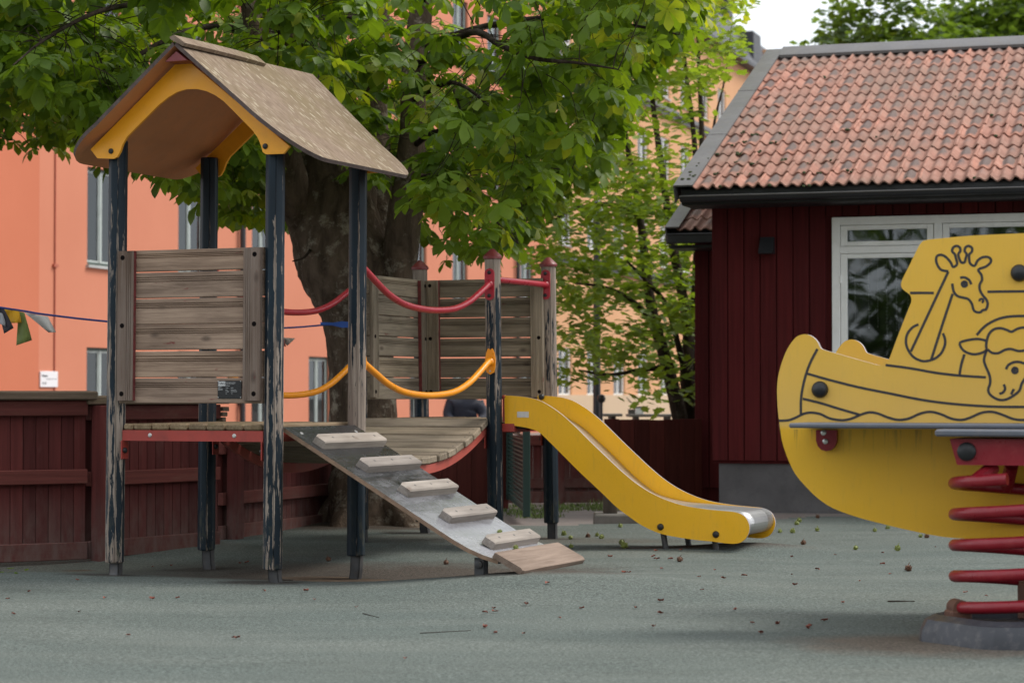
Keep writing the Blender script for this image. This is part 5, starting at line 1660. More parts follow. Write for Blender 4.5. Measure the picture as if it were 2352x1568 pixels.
# --- the maple behind the fence
MBASE = at(1576, 962, 26.0); MBASE = Vector((MBASE.x, 26.0, 0))
MT = thing("maple_tree", "slender many stemmed maple with small bright leaves beyond the plank fence", "tree", tuple(MBASE))
def ml(px, py, Y): return at(px, py, Y) - MBASE
b = MB(); mp = []
STEMS = [([(1569, 1010, 26), (1560, 950, 26), (1533, 842, 26), (1503, 737, 26.1), (1487, 640, 26.2), (1470, 500, 26.3), (1440, 330, 26.4), (1425, 200, 26.5)], .10, .02),
         ([(1586, 1010, 26.2), (1583, 940, 26.2), (1577, 850, 26.2), (1580, 750, 26.4), (1545, 560, 26.6), (1525, 420, 26.8), (1500, 240, 27), (1490, 120, 27)], .10, .02),
         ([(1576, 870, 26.2), (1560, 800, 26.0), (1530, 700, 25.8), (1480, 640, 25.6), (1440, 600, 25.5)], .045, .012),
         ([(1590, 1010, 26.4), (1592, 800, 26.6), (1600, 560, 26.9), (1596, 340, 27.2), (1575, 160, 27.4), (1565, 30, 27.5)], .06, .015),
         ([(1592, 960, 26.6), (1606, 600, 27.2), (1612, 330, 27.6), (1605, 150, 27.8), (1600, -20, 28)], .055, .015),
         ([(1596, 960, 26.7), (1622, 500, 27.4), (1638, 300, 27.8), (1665, 180, 28), (1680, 60, 28.2)], .032, .004),
         ([(1503, 737, 26.1), (1450, 690, 25.6), (1390, 660, 25.2), (1320, 650, 25)], .04, .01),
         ([(1533, 842, 26), (1470, 850, 25.7), (1400, 860, 25.4), (1330, 850, 25.2)], .035, .01),
         ([(1470, 500, 26.3), (1400, 470, 25.9), (1320, 480, 25.6), (1250, 520, 25.5)], .035, .01)]
for pts, r0, r1 in STEMS:
    mp += limb(b, [ml(*q_) for q_ in pts], [r0, (r0 + r1) / 2, r1], 9, 6, .08, 3)
b.build("trunk", M["twig"], MT, 60)
SL1 = [small_leaf(40 + i, .112, 12) for i in range(5)]
mi = []
rm = random.Random(5)
MPA = np.array([tuple(q_ + MBASE) for q_ in mp])
def m_density(px_, py_):
    # share of leaf cover by height and side, from the tree's own build: full in the middle, thin below and among the bare stems
    right = interp(py_, [-200, 60, 140, 300, 420, 600, 960], [1740, 1690, 1690, 1620, 1580, 1600, 1600])
    left = interp(py_, [-200, 60, 200, 330, 450, 620, 760, 860, 930], [1480, 1480, 1440, 1330, 1200, 1200, 1270, 1300, 1490])
    if not left < px_ < right or py_ > 940: return 0
    d = interp(py_, [-100, 120, 220, 330, 430, 560, 700, 860, 940], [.95, .8, .42, .36, .62, .78, .74, .62, .2])
    if px_ > 1560 and 230 < py_ < 400: d *= .3
    if px_ < 1380 and 300 < py_ < 420: d *= .7
    return d
cnt = 0
while cnt < 760:
    px_, py_, Y = rm.uniform(1180, 1800), rm.uniform(-180, 945), rm.uniform(24.0, 28.5)
    dd = m_density(px_, py_)
    p = at(px_, py_, Y)
    if rm.random() > dd: continue
    if mnoise.noise(Vector((p.x * 1.0, p.y * 1.0, p.z * 1.9))) * 1.3 + .5 * mnoise.noise(p * 2.6) < rm.uniform(-.5, .12) - .22 * dd: continue
    m_ = Matrix.Translation(p - MBASE) @ Matrix.Rotation(rm.uniform(0, 6.28), 4, "Z") @ Matrix.Rotation(rm.gauss(0, .3), 4, "X") @ Matrix.Scale(rm.uniform(.75, 1.15), 4)
    tint = min(.97, max(0, interp(py_, [0, 250, 500, 950], [.78, .62, .42, .30]) + rm.gauss(0, .16)))  # yellower towards the top: backlight painted into the leaf tint by height
    mi.append((rm.randrange(5), m_, tint)); cnt += 1
    if cnt % 3 == 0:
        k = int(np.linalg.norm(MPA - np.array(p), axis=1).argmin())
        if (Vector(MPA[k]) - p).length < 1.6:
            pass
merge_leaves("foliage", mi, SL1, M["leaf_m"], MT)

# --- trees far beyond the house roof
FT0 = [(2035, 46, 4.2, 1.1), (2130, 47, 4.9, 2.6), (2260, 45, 5.4, 2.9), (2390, 46, 5.2, 2.8)]
SL2 = [small_leaf(80 + i, .17, 10) for i in range(4)]
labels_ft = ["ragged green tree top at the left end above the house ridge", "dark green tree top second along above the house ridge", "broad tall green tree top above the middle of the ridge", "green tree top at the right edge above the ridge"]
for i, (px_, Y, hz, rad) in enumerate(FT0):
    bx = (px_ - CX) / FPX * Y
    t = thing("far_tree", labels_ft[i], "tree", (bx, Y, 0), 0, "trees beyond the house roof")
    b = MB(); limb(b, [Vector((0, 0, 0)), Vector((.1, 0, 3)), Vector((0, .1, 6)), Vector((.1, 0, 8.0))], [.22, .16, .10, .04], 8, 4)
    b.build("trunk", M["twig"], t)
    inst = []
    rf_ = random.Random(300 + i)
    top_z = (905 - (88, 8, -60, -40)[i]) / FPX * Y + CAM_H
    ccs = [(Vector((rf_.uniform(-.75, .75) * rad, rf_.uniform(-.6, .6) * rad, rf_.uniform(top_z - 4.6, top_z - .8))), rf_.uniform(.7, 1.25)) for _ in range(20)]
    for c_, r_ in ccs:
        for _ in range(95):
            d = Vector((rf_.gauss(0, 1), rf_.gauss(0, 1), rf_.gauss(0, 1))).normalized() * r_ * rf_.uniform(.45, 1.0) ** .6
            q_ = c_ + d
            inst.append((rf_.randrange(4), Matrix.Translation(q_) @ Matrix.Rotation(rf_.uniform(0, 6.28), 4, "Z") @ Matrix.Rotation(rf_.gauss(0, .4), 4, "X"), min(.99, max(0, rf_.gauss(.45, .2)))))
    merge_leaves("crown", inst, SL2, M["leaf_f"], t)
#PART3
# ------------------------------------------------------------------ the boat spring rider
BF = Frame(1.171, 10.0, 0.35)
BO = thing("spring_rider", "yellow boat shaped spring rider with giraffe and sheep drawings on a red spring", "spring rider", tuple(BF.o), -BF.ang)
k6 = lambda x, y: (1708.9 + .3516 * x, 514.5 + .3516 * y)
k7 = lambda x, y: (1708.9 + .3792 * x, 973.9 + .3792 * y)
def b6(l, v=0.0): return [BF.hit(*k6(x, y), 1, v) for x, y in l]
def b7(l, v=0.0): return [BF.hit(*k7(x, y), 1, v) for x, y in l]
UC = BF.hit(*k6(2150, 600), 1, 0).x
o_up = b6([(215, 1090), (222, 1000), (248, 900), (285, 812), (330, 748), (368, 724), (410, 720), (450, 738), (480, 770), (497, 805), (522, 821), (640, 855), (800, 900), (885, 922), (922, 916), (945, 888), (990, 770), (1040, 640), (1078, 545), (1093, 500), (1083, 462), (1042, 430), (1026, 402), (1035, 360), (1080, 270), (1128, 172), (1155, 125), (1190, 105), (1300, 92), (1500, 75), (1830, 60)])
o_lo = b7([(1696, 702), (1400, 695), (1200, 680), (1000, 641), (850, 605), (680, 560), (540, 508), (450, 450), (380, 383), (310, 300), (262, 200), (230, 100), (210, 0)]) + b6([(245, 1400), (229, 1290), (219, 1190)])
def round_path(pts): return smooth_path(pts, 3)
half_up = round_path(o_up); half_lo = round_path(o_lo)
mir = lambda p: Vector((2 * UC - p.x, p.y, p.z))
outline = half_up + [mir(p) for p in half_up[::-1]] + [mir(p) for p in half_lo[::-1]] + half_lo
def boat_panel(v):
    b = MB()
    th = .030
    A = [b.bm.verts.new((p.x, v, p.z)) for p in outline]; B_ = [b.bm.verts.new((p.x, v + th, p.z)) for p in outline]
    A2 = A
    n = len(outline)
    rim = [b.face([A[i], A[(i + 1) % n], B_[(i + 1) % n], B_[i]]) for i in range(n)]
    b.face(A[::-1]); b.face(B_)
    for f in rim:
        if f: f.material_index = 1
    me = b.mesh("side_panel", M["boat_yellow"], 30); me.materials.append(M["edge_brown"])
    return link_mesh("side_panel", me, None, BO)
near_panel = boat_panel(0.0)
boat_panel(1.02)
def stroke(b, pts, w=.0062, closed=False, sm=4):
    P_ = smooth_path([Vector((p.x, -.0016, p.z)) for p in pts], sm, closed) if sm else [Vector((p.x, -.0016, p.z)) for p in pts]
    if closed: P_.append(P_[0])
    n = len(P_)
    L, R_ = [], []
    for i in range(n):
        t_ = P_[min(i + 1, n - 1)] - P_[max(i - 1, 0)]
        if closed and i in (0, n - 1): t_ = P_[1] - P_[n - 2]
        t_ = Vector((t_.x, 0, t_.z)).normalized()
        nn = Vector((-t_.z, 0, t_.x)) * w / 2 * 1.75
        L.append(P_[i] + nn); R_.append(P_[i] - nn)
    b.loft([[L[i], R_[i], R_[i] + Vector((0, .0012, 0)), L[i] + Vector((0, .0012, 0))] for i in range(n)])
def circle6(cx, cy, r, a0=0, a1=360, n=14):
    return b6([(cx + r * math.cos(R(lerp(a0, a1, k / n))), cy + r * math.sin(R(lerp(a0, a1, k / n)))) for k in range(n + 1)])
g_ = MB()
for pts in ([(1335, 308), (1290, 300), (1265, 270), (1255, 235), (1263, 208), (1290, 201), (1320, 216), (1350, 250), (1366, 280), (1392, 262), (1385, 225), (1377, 197), (1360, 178), (1367, 153), (1390, 143), (1410, 154), (1413, 178), (1400, 196), (1408, 230), (1420, 250), (1440, 250), (1448, 225), (1455, 196), (1442, 178), (1447, 153), (1468, 143), (1490, 157), (1488, 182), (1472, 198), (1471, 228), (1478, 258), (1506, 273), (1525, 240), (1556, 218), (1592, 215), (1614, 233), (1605, 258), (1575, 280), (1530, 298), (1550, 330), (1555, 365), (1540, 395), (1541, 430), (1560, 465), (1585, 496), (1592, 527), (1580, 557), (1560, 562), (1545, 575), (1520, 575), (1500, 560), (1488, 520), (1465, 490), (1430, 480), (1395, 470), (1370, 440), (1361, 388)],
            [(1335, 310), (1215, 565), (1090, 832)], [(1363, 455), (1295, 660), (1222, 888)],
            [(1412, 350), (1442, 349), (1470, 365), (1485, 394)],
            [(1140, 655), (1100, 675), (1066, 720), (1058, 775), (1075, 826), (1110, 870), (1160, 893), (1200, 893), (1250, 876), (1290, 840), (1312, 790), (1313, 750), (1300, 713)]):
    stroke(g_, b6(pts), sm=3)
stroke(g_, circle6(1440, 392, 17), .0055, True, 2); stroke(g_, circle6(1440, 390, 6), .0055, True, 2); stroke(g_, circle6(1551, 500, 12, -200, 80), .0055, False, 2)
g_.build("giraffe_drawing", M["line"], near_panel, smooth=0)
s_ = MB()
for pts in ([(1520, 725), (1570, 670), (1640, 628), (1720, 605), (1829, 600), (1900, 606), (1990, 632)], [(1586, 822), (1582, 790), (1590, 745), (1607, 708), (1640, 684), (1682, 680), (1720, 692), (1748, 703), (1785, 684), (1829, 675), (1880, 690), (1930, 730), (1945, 790)],
            [(1592, 818), (1620, 840), (1662, 842), (1702, 822), (1742, 815), (1790, 828), (1829, 825), (1880, 812), (1945, 800)],
            [(1580, 760), (1530, 750), (1470, 756), (1411, 775), (1425, 815), (1460, 840), (1510, 850), (1560, 838), (1585, 822)],
            [(1586, 822), (1568, 880), (1576, 920), (1605, 990), (1608, 1040), (1595, 1080), (1610, 1115), (1660, 1145), (1710, 1145), (1760, 1120), (1800, 1085), (1815, 1040), (1850, 990), (1900, 930), (1940, 860)],
            [(1712, 948), (1727, 920), (1762, 902), (1800, 900), (1832, 910)], [(1697, 1046), (1706, 1075), (1690, 1100), (1668, 1107)], [(1745, 1112), (1763, 1076)], [(1440, 850), (1420, 915), (1408, 985)]):
    stroke(s_, b6(pts), sm=3)
stroke(s_, circle6(1770, 955, 18), .0055, True, 2); stroke(s_, circle6(1768, 953, 5), .0055, True, 2)
s_.build("sheep_drawing", M["line"], near_panel, smooth=0)
h_ = MB()
for pts in ([(1085, 450), (1160, 449), (1240, 450)], [(1590, 442), (1829, 439), (2500, 436)], [(925, 920), (1080, 940), (1250, 970), (1400, 988), (1580, 1000)],
            [(410, 975), (550, 1015), (750, 1065), (950, 1105), (1150, 1145), (1350, 1172), (1600, 1190), (1829, 1193), (2300, 1190)], [(385, 1140), (500, 1168), (620, 1205), (752, 1243)],
            [(480, 815), (440, 890), (410, 965), (385, 1060), (372, 1150), (372, 1243)],
            [(228, 1283), (290, 1280), (340, 1262), (390, 1238), (440, 1230), (500, 1240), (560, 1268), (640, 1280), (700, 1270), (760, 1245), (820, 1228), (880, 1238), (940, 1262), (1010, 1278), (1080, 1268), (1150, 1237), (1220, 1225), (1290, 1242), (1350, 1268), (1420, 1278), (1480, 1262), (1550, 1232), (1620, 1225), (1690, 1245), (1760, 1272), (1829, 1278), (1900, 1262), (1960, 1235), (2040, 1226), (2100, 1245)]):
    stroke(h_, b6(pts), sm=3)
h_.build("hull_drawing", M["line"], near_panel, smooth=0)
for (x, y) in ((498, 1080), (1800, 320)):
    c = b6([(x, y)])[0]
    MB().lathe([(.036, 0), (.037, .010), (.031, .024), (.018, .033), (.004, .036)], (c.x, -.001, c.z), (0, -1, 0), 20).build("knob", M["black_plastic"], BO)
# boards, brackets
q0 = b6([(292, 1299)], -.36)[0]; q1 = b6([(292, 1331)], -.36)[0]
MB().box((q0.x, -.36, q1.z), (2 * UC - q0.x, -.001, q0.z), .006).build("foot_board", M["grey_board"], BO)
MB().box((q0.x + .3, .031, q1.z), (2 * UC - q0.x - .3, 1.018, q0.z), .006).build("seat_board", M["grey_board"], BO)
VS = -.56
q2 = BF.hit(*k6(1245, 1341), 1, VS); q3 = BF.hit(*k6(1245, 1386), 1, VS)
MB().box((q2.x, VS, q3.z), (q2.x + 1.0, -.362, q2.z), .007).build("step_board", M["grey_board"], BO)
tb = b6([(470, 1345), (605, 1345), (605, 1420), (590, 1455), (565, 1476), (535, 1482), (505, 1474), (482, 1450), (470, 1415)], -.03)
MB().prism([Vector((p.x, -.03, p.z)) for p in tb], (0, .028, 0)).build("bracket", M["spring_red"], BO)
for y in (1362, 1418):
    c = b6([(532 if y > 1400 else 520, y)], -.03)[0]
    MB().lathe([(.012, 0), (.012, .005), (.006, .008)], (c.x, -.0305, c.z), (0, -1, 0), 10).build("screw_head", M["screw"], BO)
tr = [BF.hit(*k7(x, y), 1, VS + .06) for x, y in ((1245, 88), (1290, 246))]
x_r = q2.x + .94
MB().prism([Vector((tr[0].x, VS + .06, tr[0].z)), Vector((tr[1].x, VS + .06, tr[1].z)), Vector((x_r - .05, VS + .06, tr[1].z)), Vector((x_r, VS + .06, tr[0].z))], (0, .40, 0)).build("spring_bracket", M["spring_red"], BO)
c = BF.hit(*k7(1350, 165), 1, VS + .06)
MB().lathe([(.038, 0), (.038, .012), (.030, .020), (.010, .024)], (c.x, VS + .0595, c.z), (0, -1, 0), 18).build("knob", M["black_plastic"], BO)
SC = BF.loc(Vector(((2342 - CX) / FPX * 9.35, 9.35, 0)))
RS, RW, PT = .268, .025, .128
hel = []
th0 = math.pi + BF.ang
nT = 4.22
for i in range(int(nT * 36) + 1):
    th = i / 36 * 2 * math.pi
    k = i / 36
    a = th0 + th - .06
    fl = 0.0 if k > .12 else .0
    hel.append(Vector((SC.x + RS * math.cos(a), SC.y + RS * math.sin(a), .142 + PT * k)))
MB().tube(hel, RW, 12).build("spring", M["spring_red"], BO, 60)
for k in (.02, .36, .69):
    a = th0 + k * 2 * math.pi
    p = Vector((SC.x + RS * math.cos(a), SC.y + RS * math.sin(a), .142 + PT * k))
    rot = Matrix.Rotation(a, 3, "Z")
    MB().box(p + Vector((-.045, -.05, .07 - p.z)), p + Vector((.045, .05, -.008)), .008, rot, Vector((p.x, p.y, 0))).build("clamp", M["rust_block"], BO)
    MB().tube([p + rot @ Vector((0, -.045 + .09 * j / 1, 0)) for j in (0, 1)], .036, 12).build("clamp_strap", M["rust_block"], BO)
for k in (3.75, 4.1):
    a = th0 + k * 2 * math.pi
    p = Vector((SC.x + RS * math.cos(a), SC.y + RS * math.sin(a), .142 + PT * k))
    MB().tube([p, Vector((p.x * .6 + SC.x * .4, p.y * .6 + SC.y * .4, tr[1].z - .01))], .03, 10).build("upper_clamp", M["spring_red"], BO)
ro, ri = .415, .345
oct_ = lambda r, z, n=6, ph=.35: [(SC.x + r * math.cos(ph + 2 * math.pi * k / n), SC.y + r * math.sin(ph + 2 * math.pi * k / n), z) for k in range(n)]
bm_ = MB()
def rough_oct(r, z):
    out = []
    for k in range(6):
        a = .30 + 2 * math.pi * k / 6
        for da in (-.09, .09): out.append((SC.x + r * math.cos(a + da), SC.y + r * math.sin(a + da), z))
    return out
zg = gz(*BF.wor(SC.x, SC.y)[:2])
bm_.loft([rough_oct(.415, zg - .03), rough_oct(.412, zg + .045), rough_oct(.388, zg + .092), rough_oct(.345, zg + .112), rough_oct(.29, zg + .070), rough_oct(.10, zg + .060)])
bm_.build("base", M["grey_cast"], BO, 25)

# ------------------------------------------------------------------ flag line
BU = at(-60, 700, 14.6)
bun = thing("flag_line", "blue ribbon line with small coloured flags tied to the chestnut trunk", "bunting", tuple(BU))
cp = [at(x, y, Y) - BU for x, y, Y in ((-60, 697, 14.6), (0, 706, 14.8), (60, 715, 15.0), (103, 722, 15.1), (245, 738, 15.5), (480, 756, 16.1), (650, 753, 16.6), (735, 747, 16.85), (800, 741, 17.0))]
MB().tube(smooth_path(cp, 5), .0075, 6).build("cord", mat_plain("blue_ribbon", (.035, .075, .30), .6), bun)
MB().loft([[at(x, y - h_ / 2, Y) - BU, at(x, y + h_ / 2, Y) - BU, at(x, y + h_ / 2, Y + .004) - BU, at(x, y - h_ / 2, Y + .004) - BU] for x, y, Y, h_ in ((736, 742, 16.8, 5), (765, 744, 16.78, 7), (785, 745, 16.8, 15), (812, 746, 16.85, 12), (850, 742, 16.95, 10))]).build("ribbon_bow", mat_plain("blue_ribbon_bow", (.03, .10, .42), .6), bun)
def flag(name_m, c, pts, Y):
    b = MB()
    N1, N2 = 8, 6
    a, bb, cc_, d_ = pts       # top-left, top-right, bottom-right, bottom-left
    rows = []
    for i in range(N2 + 1):
        t_ = i / N2
        row = []
        for j in range(N1 + 1):
            s__ = j / N1
            x = lerp(lerp(a[0], bb[0], s__), lerp(d_[0], cc_[0], s__), t_); y = lerp(lerp(a[1], bb[1], s__), lerp(d_[1], cc_[1], s__), t_)
            row.append(at(x, y, Y + .035 * math.sin(s__ * 5 + t_ * 2.2) * t_) - BU)
        rows.append(row)
    b.loft(rows, caps=False, closed=False)
    o = b.build("flag", mat_plain(name_m, c, .8, 0, .15, 14), bun, 60, normals=False)
    md = o.modifiers.new("cloth", "SOLIDIFY"); md.thickness = .002
flag("dark_flag", (.035, .03, .04), ((-6, 706), (10, 710), (31, 753), (10, 766)), 14.82)
flag("grey_flag", (.33, .33, .35), ((-14, 712), (6, 720), (16, 752), (-2, 742)), 14.80)
flag("yellow_flag", (.62, .32, .01), ((7, 709), (44, 715), (49, 741), (22, 742)), 14.9)
flag("green_flag", (.16, .20, .05), ((42, 715), (56, 718), (73, 781), (38, 793)), 14.95)
flag("white_flag", (.55, .53, .50), ((55, 717), (110, 727), (128, 763), (112, 763)), 15.05)
flag("red_white_flag", (.50, .42, .36), ((640, 772), (654, 776), (678, 777), (660, 794)), 16.6)
flag("red_flag", (.45, .03, .02), ((636, 768), (652, 778), (656, 796), (640, 792)), 16.58)

# ------------------------------------------------------------------ person, seated and bent over, beyond the fence
PBASE = at(1060, 1050, 33.0); PBASE.z = 0
pe = thing("person", "person in a dark navy jacket bent forward beyond the bridge", "person", tuple(PBASE))
def skin(name, verts, edges, m, parent, sub=2, root=0):
    me = bpy.data.meshes.new(name)
    me.from_pydata([v[:3] for v in verts], edges, [])
    o = link_mesh(name, me, m, parent)
    sk = o.modifiers.new("skin", "SKIN")
    for i, v in enumerate(verts):
        r = v[3]
        me.skin_vertices[0].data[i].radius = (r, r if len(v) < 5 else v[4])
    me.skin_vertices[0].data[root].use_root = True
    sk.use_smooth_shade = True
    if sub:
        ss = o.modifiers.new("sub", "SUBSURF"); ss.levels = sub; ss.render_levels = sub
    return o
body = [(0, 0, .50, .17, .15), (.01, -.04, .62, .165, .14), (.03, -.06, .78, .185, .15), (.06, -.06, .90, .19, .14), (.10, -.06, .955, .10, .10), (.17, -.08, .97, .055, .055),
        (-.15, -.10, .90, .085, .085), (-.20, -.16, .70, .06, .06), (-.10, -.34, .62, .045, .045),
        (.27, -.05, .885, .085, .085), (.33, -.12, .68, .06, .06), (.24, -.32, .62, .045, .045),
        (-.10, -.05, .47, .10, .10), (-.12, -.44, .46, .075, .075), (-.12, -.46, .08, .05, .05), (-.12, -.60, .04, .045, .04),
        (.12, -.05, .47, .10, .10), (.14, -.44, .46, .075, .075), (.14, -.46, .08, .05, .05), (.14, -.60, .04, .045, .04)]
skin("body", body, [(0, 1), (1, 2), (2, 3), (3, 4), (4, 5), (3, 6), (6, 7), (7, 8), (3, 9), (9, 10), (10, 11), (0, 12), (12, 13), (13, 14), (14, 15), (0, 16), (16, 17), (17, 18), (18, 19)], M["trousers"], pe)
skin("jacket", [(0, 0, .52, .195, .175), (.01, -.04, .64, .19, .165), (.03, -.06, .79, .21, .175), (.055, -.06, .885, .195, .15), (-.15, -.09, .875, .11, .11), (-.205, -.16, .70, .078, .078), (-.11, -.32, .625, .06, .06), (.265, -.05, .865, .11, .11), (.335, -.12, .68, .078, .078), (.25, -.30, .625, .06, .06)],
     [(0, 1), (1, 2), (2, 3), (3, 4), (4, 5), (5, 6), (3, 7), (7, 8), (8, 9)], M["navy"], pe)
b = MB(); b.lathe([(.02, -.12), (.06, -.10), (.078, -.03), (.085, .04), (.07, .10), (.03, .128)], (.20, -.12, 1.07), (.25, -.25, 1), 16); b.build("head", M["skin"], pe, 60)
b = MB(); b.lathe([(.086, .0), (.092, .05), (.076, .11), (.03, .138)], (.195, -.105, 1.07), (.25, -.2, 1), 16); b.build("hair", M["hair"], pe, 60)
bench = thing("bench", "low timber bench under the person in the navy jacket", "bench", tuple(PBASE))
MB().box((-.6, -.18, .32), (.6, .2, .365), .01).build("seat", M["timber_dark"], bench)
for x in (-.5, .42): MB().box((x, -.14, -.1), (x + .08, .16, .319), .01).build("leg", M["timber_dark"], bench)

# ------------------------------------------------------------------ small things beyond the fence
lp = at(1371, 950, 30.5); lp.z = 0
lamp = thing("lamp_post", "dark slim lamp post rising into the maple leaves", "lamp post", tuple(lp))
MB().tube([(0, 0, -.1), (0, 0, 1.2), (0, 0, 3.4)], [.055, .05, .045], 12).build("pole", M["black_metal"], lamp)
MB().lathe([(.05, 0), (.16, .03), (.18, .07), (.06, .22), (.03, .24)], (0, 0, 3.4), (0, 0, 1), 16).build("lamp_head", M["black_metal"], lamp)
bp_ = at(1381, 950, 28.0); bp_.z = 0
bo = thing("bollard_light", "short pole with a black ball top behind the slide", "bollard", tuple(bp_))
MB().tube([(0, 0, -.1), (0, 0, .93)], .020, 10).build("pole", M["steel_foot"], bo)
MB().lathe([(.01, -.056), (.04, -.042), (.056, 0), (.04, .042), (.01, .056)], (0, 0, .965), (0, 0, 1), 16).build("ball", M["black_plastic"], bo)
for i, (x0, x1, y, Y, lab) in enumerate(((1387, 1430, 950, 29.0, "small grey slatted picnic table just right of the ball topped pole"), (1444, 1556, 951, 29.5, "long grey picnic table under the white lantern"))):
    a, c_ = at(x0, y, Y), at(x1, y, Y)
    pt = thing("picnic_table", lab, "table", (a.x, Y, 0))
    W_ = c_.x - a.x; zt = a.z
    for k in range(5): MB().box((0, k * .15, zt - .035), (W_, k * .15 + .14, zt), .005).build("slat", M["stone_grey"], pt)
    for x in (.08, W_ - .14): MB().box((x, .08, -.1), (x + .06, .64, zt - .036), .005).build("leg", M["stone_grey"], pt)
    if i:
        ln = thing("lantern", "small white lantern box with dark lid on the grey picnic table", "lantern", (at(1471, 945, Y).x, Y + .25, zt))
        MB().box((-.055, -.055, 0), (.055, .055, .085), .006).build("body", M["win_white"], ln)
        MB().box((-.065, -.065, .0855), (.065, .065, .10), .004).build("lid", M["black_metal"], ln)
        MB().tube(smooth_path([(-.05, 0, .10), (-.12, 0, .17), (-.17, 0, .22)], 4), .006, 6).build("handle", M["black_metal"], ln)
        bx_ = thing("box", "flat pale box beside the lantern on the picnic table", "box", (at(1451, 945, Y).x - .03, Y + .25, zt))
        MB().box((0, 0, 0), (.17, .12, .05), .006).build("body", M["stone_grey"], bx_)
        MB().box((-.005, -.005, .0505), (.175, .125, .062), .003).build("lid", M["flashing"], bx_)
sp = on_ground(1404, 1200)
tp = thing("timber_post", "dark timber post standing on a grey stone foot under the slide", "post", (sp.x, sp.y, 0))
MB().loft([[(-.135, -.10, -.06), (.25, -.10, -.06), (.25, .25, -.06), (-.135, .25, -.06)], [(-.135, -.11, .06), (.25, -.11, .06), (.25, .25, .06), (-.135, .25, .06)], [(-.125, -.10, .075), (.24, -.10, .075), (.24, .24, .075), (-.125, .24, .075)]]).build("stone_foot", M["stone_grey"], tp)
MB().box((-.062, -.03, .0755), (.048, .09, .46), .006).build("post", M["timber_dark"], tp)

# ------------------------------------------------------------------ grass and weeds
gr = MB()
rg = random.Random(3)
def tuft(p, n, h):
    for _ in range(n):
        a = rg.uniform(0, 6.28); hh = h * rg.uniform(.5, 1.2); w = rg.uniform(.003, .006)
        q_ = p + Vector((rg.gauss(0, .05), rg.gauss(0, .05), 0)); t_ = q_ + Vector((math.cos(a) * hh * .5, math.sin(a) * hh * .5, hh))
        s__ = Vector((-math.sin(a), math.cos(a), 0)) * w
        m_ = (q_ + t_) / 2 + Vector((0, 0, hh * .12))
        gr.poly([q_ - s__, q_ + s__, m_ + s__ * .8, m_ - s__ * .8]); gr.poly([m_ - s__ * .8, m_ + s__ * .8, t_])
for _ in range(150):
    px_ = rg.uniform(1150, 1420); Y = rg.uniform(19.3, 21.5) if px_ < 1290 else rg.uniform(20.5, 21.5)
    tuft(Vector(((px_ - CX) / FPX * Y, Y, -.04)), 10, .04 if rg.random() < .93 else .10)
for _ in range(60):
    Y = rg.uniform(22.4, 23.5); px_ = rg.uniform(1490, 1640)
    tuft(Vector(((px_ - CX) / FPX * Y, Y, -.05)), 10, .22)
tag(gr.build("grass", M["grass"], smooth=0, normals=False), kind="stuff")
wv, wf_ = small_leaf(7, .05, 6)
pl_ = on_ground(40, 1326)
me = bpy.data.meshes.new("weed"); me.from_pydata(wv.tolist(), [], wf_); me.materials.append(M["leaf_m"])
o = bpy.data.objects.new("weed", me); col.objects.link(o); o.location = (pl_.x, pl_.y, gz(pl_.x, pl_.y) + .02); o.scale = (.7, .7, .5)
tag(o, "small bright green sprout on the rubber ground at far left", "weed")

# ------------------------------------------------------------------ conkers, husks, scraps and twigs on the ground
def conker_mesh(name, m, seed):
    r = random.Random(seed)
    b = MB(); rad = .0165
    bmesh.ops.create_icosphere(b.bm, subdivisions=2, radius=rad)
    fs = list(b.bm.faces)
    for f in fs:
        if r.random() < .45:
            c = f.calc_center_median(); n_ = c.normalized()
            tip = b.bm.verts.new(c + n_ * rad * r.uniform(.3, .6))
            vs_ = list(f.verts)
            b.bm.faces.remove(f)
            for i in range(3): b.face([vs_[i], vs_[(i + 1) % 3], tip])
    if r.random() < .7: b.tube([(0, 0, rad * .9), (.004, .002, rad * 1.5), (.012, .004, rad * 1.9)], .0018, 5)
    return b.mesh(name, m, 30)
CM = [conker_mesh("conker", M["conker"], i) for i in range(3)]
CB = [conker_mesh("conker", M["conker_b"], 10 + i) for i in range(2)]
def scrap_mesh(seed):
    r = random.Random(seed); b = MB()
    n = 5; pts = []
    for j in range(n):
        x = lerp(-.016, .016, j / (n - 1)); w = .009 * math.sin(math.pi * (j + .6) / (n + .2)) * r.uniform(.6, 1.4)
        x += r.uniform(-.003, .003); zz = .004 + r.uniform(0, .007)
        pts.append([Vector((x, -w, zz + r.uniform(0, .006))), Vector((x, 0, zz - .003)), Vector((x, w, zz + r.uniform(0, .008)))])
    b.loft(pts, caps=False, closed=False)
    return b.mesh("leaf_scrap", M["scrap"], 20, normals=False)
SM = [scrap_mesh(i) for i in range(6)]
rl = random.Random(11)
g6 = lambda x, y: ((1200 + .3827 * x) * .91875, (1200 + .3827 * y) * .91875)
g7 = lambda x, y: ((.5527 * x) * .91875, (1300 + .5527 * y) * .91875)
gR = lambda x, y: ((1860 + .4127 * x) * .91875, (1060 + .4127 * y) * .91875)
def put(name, mesh, px, py, dz, label, cat, group, sc=1.0):
    p = on_ground(px, py, -.0)
    for _ in range(3): p = on_ground(px, py, gz(p.x, p.y))
    o = bpy.data.objects.new(name, mesh); col.objects.link(o)
    o.location = (p.x, p.y, gz(p.x, p.y) + dz * sc)
    o.rotation_euler = (rl.uniform(-.4, .4) if dz > .01 else rl.uniform(-.1, .1), rl.uniform(-.3, .3) if dz > .01 else 0, rl.uniform(0, 6.28))
    o.scale = (sc, sc, sc)
    if group: LITTER.append((o, label, px, py))
    return tag(o, label, cat, group)
LITTER = []
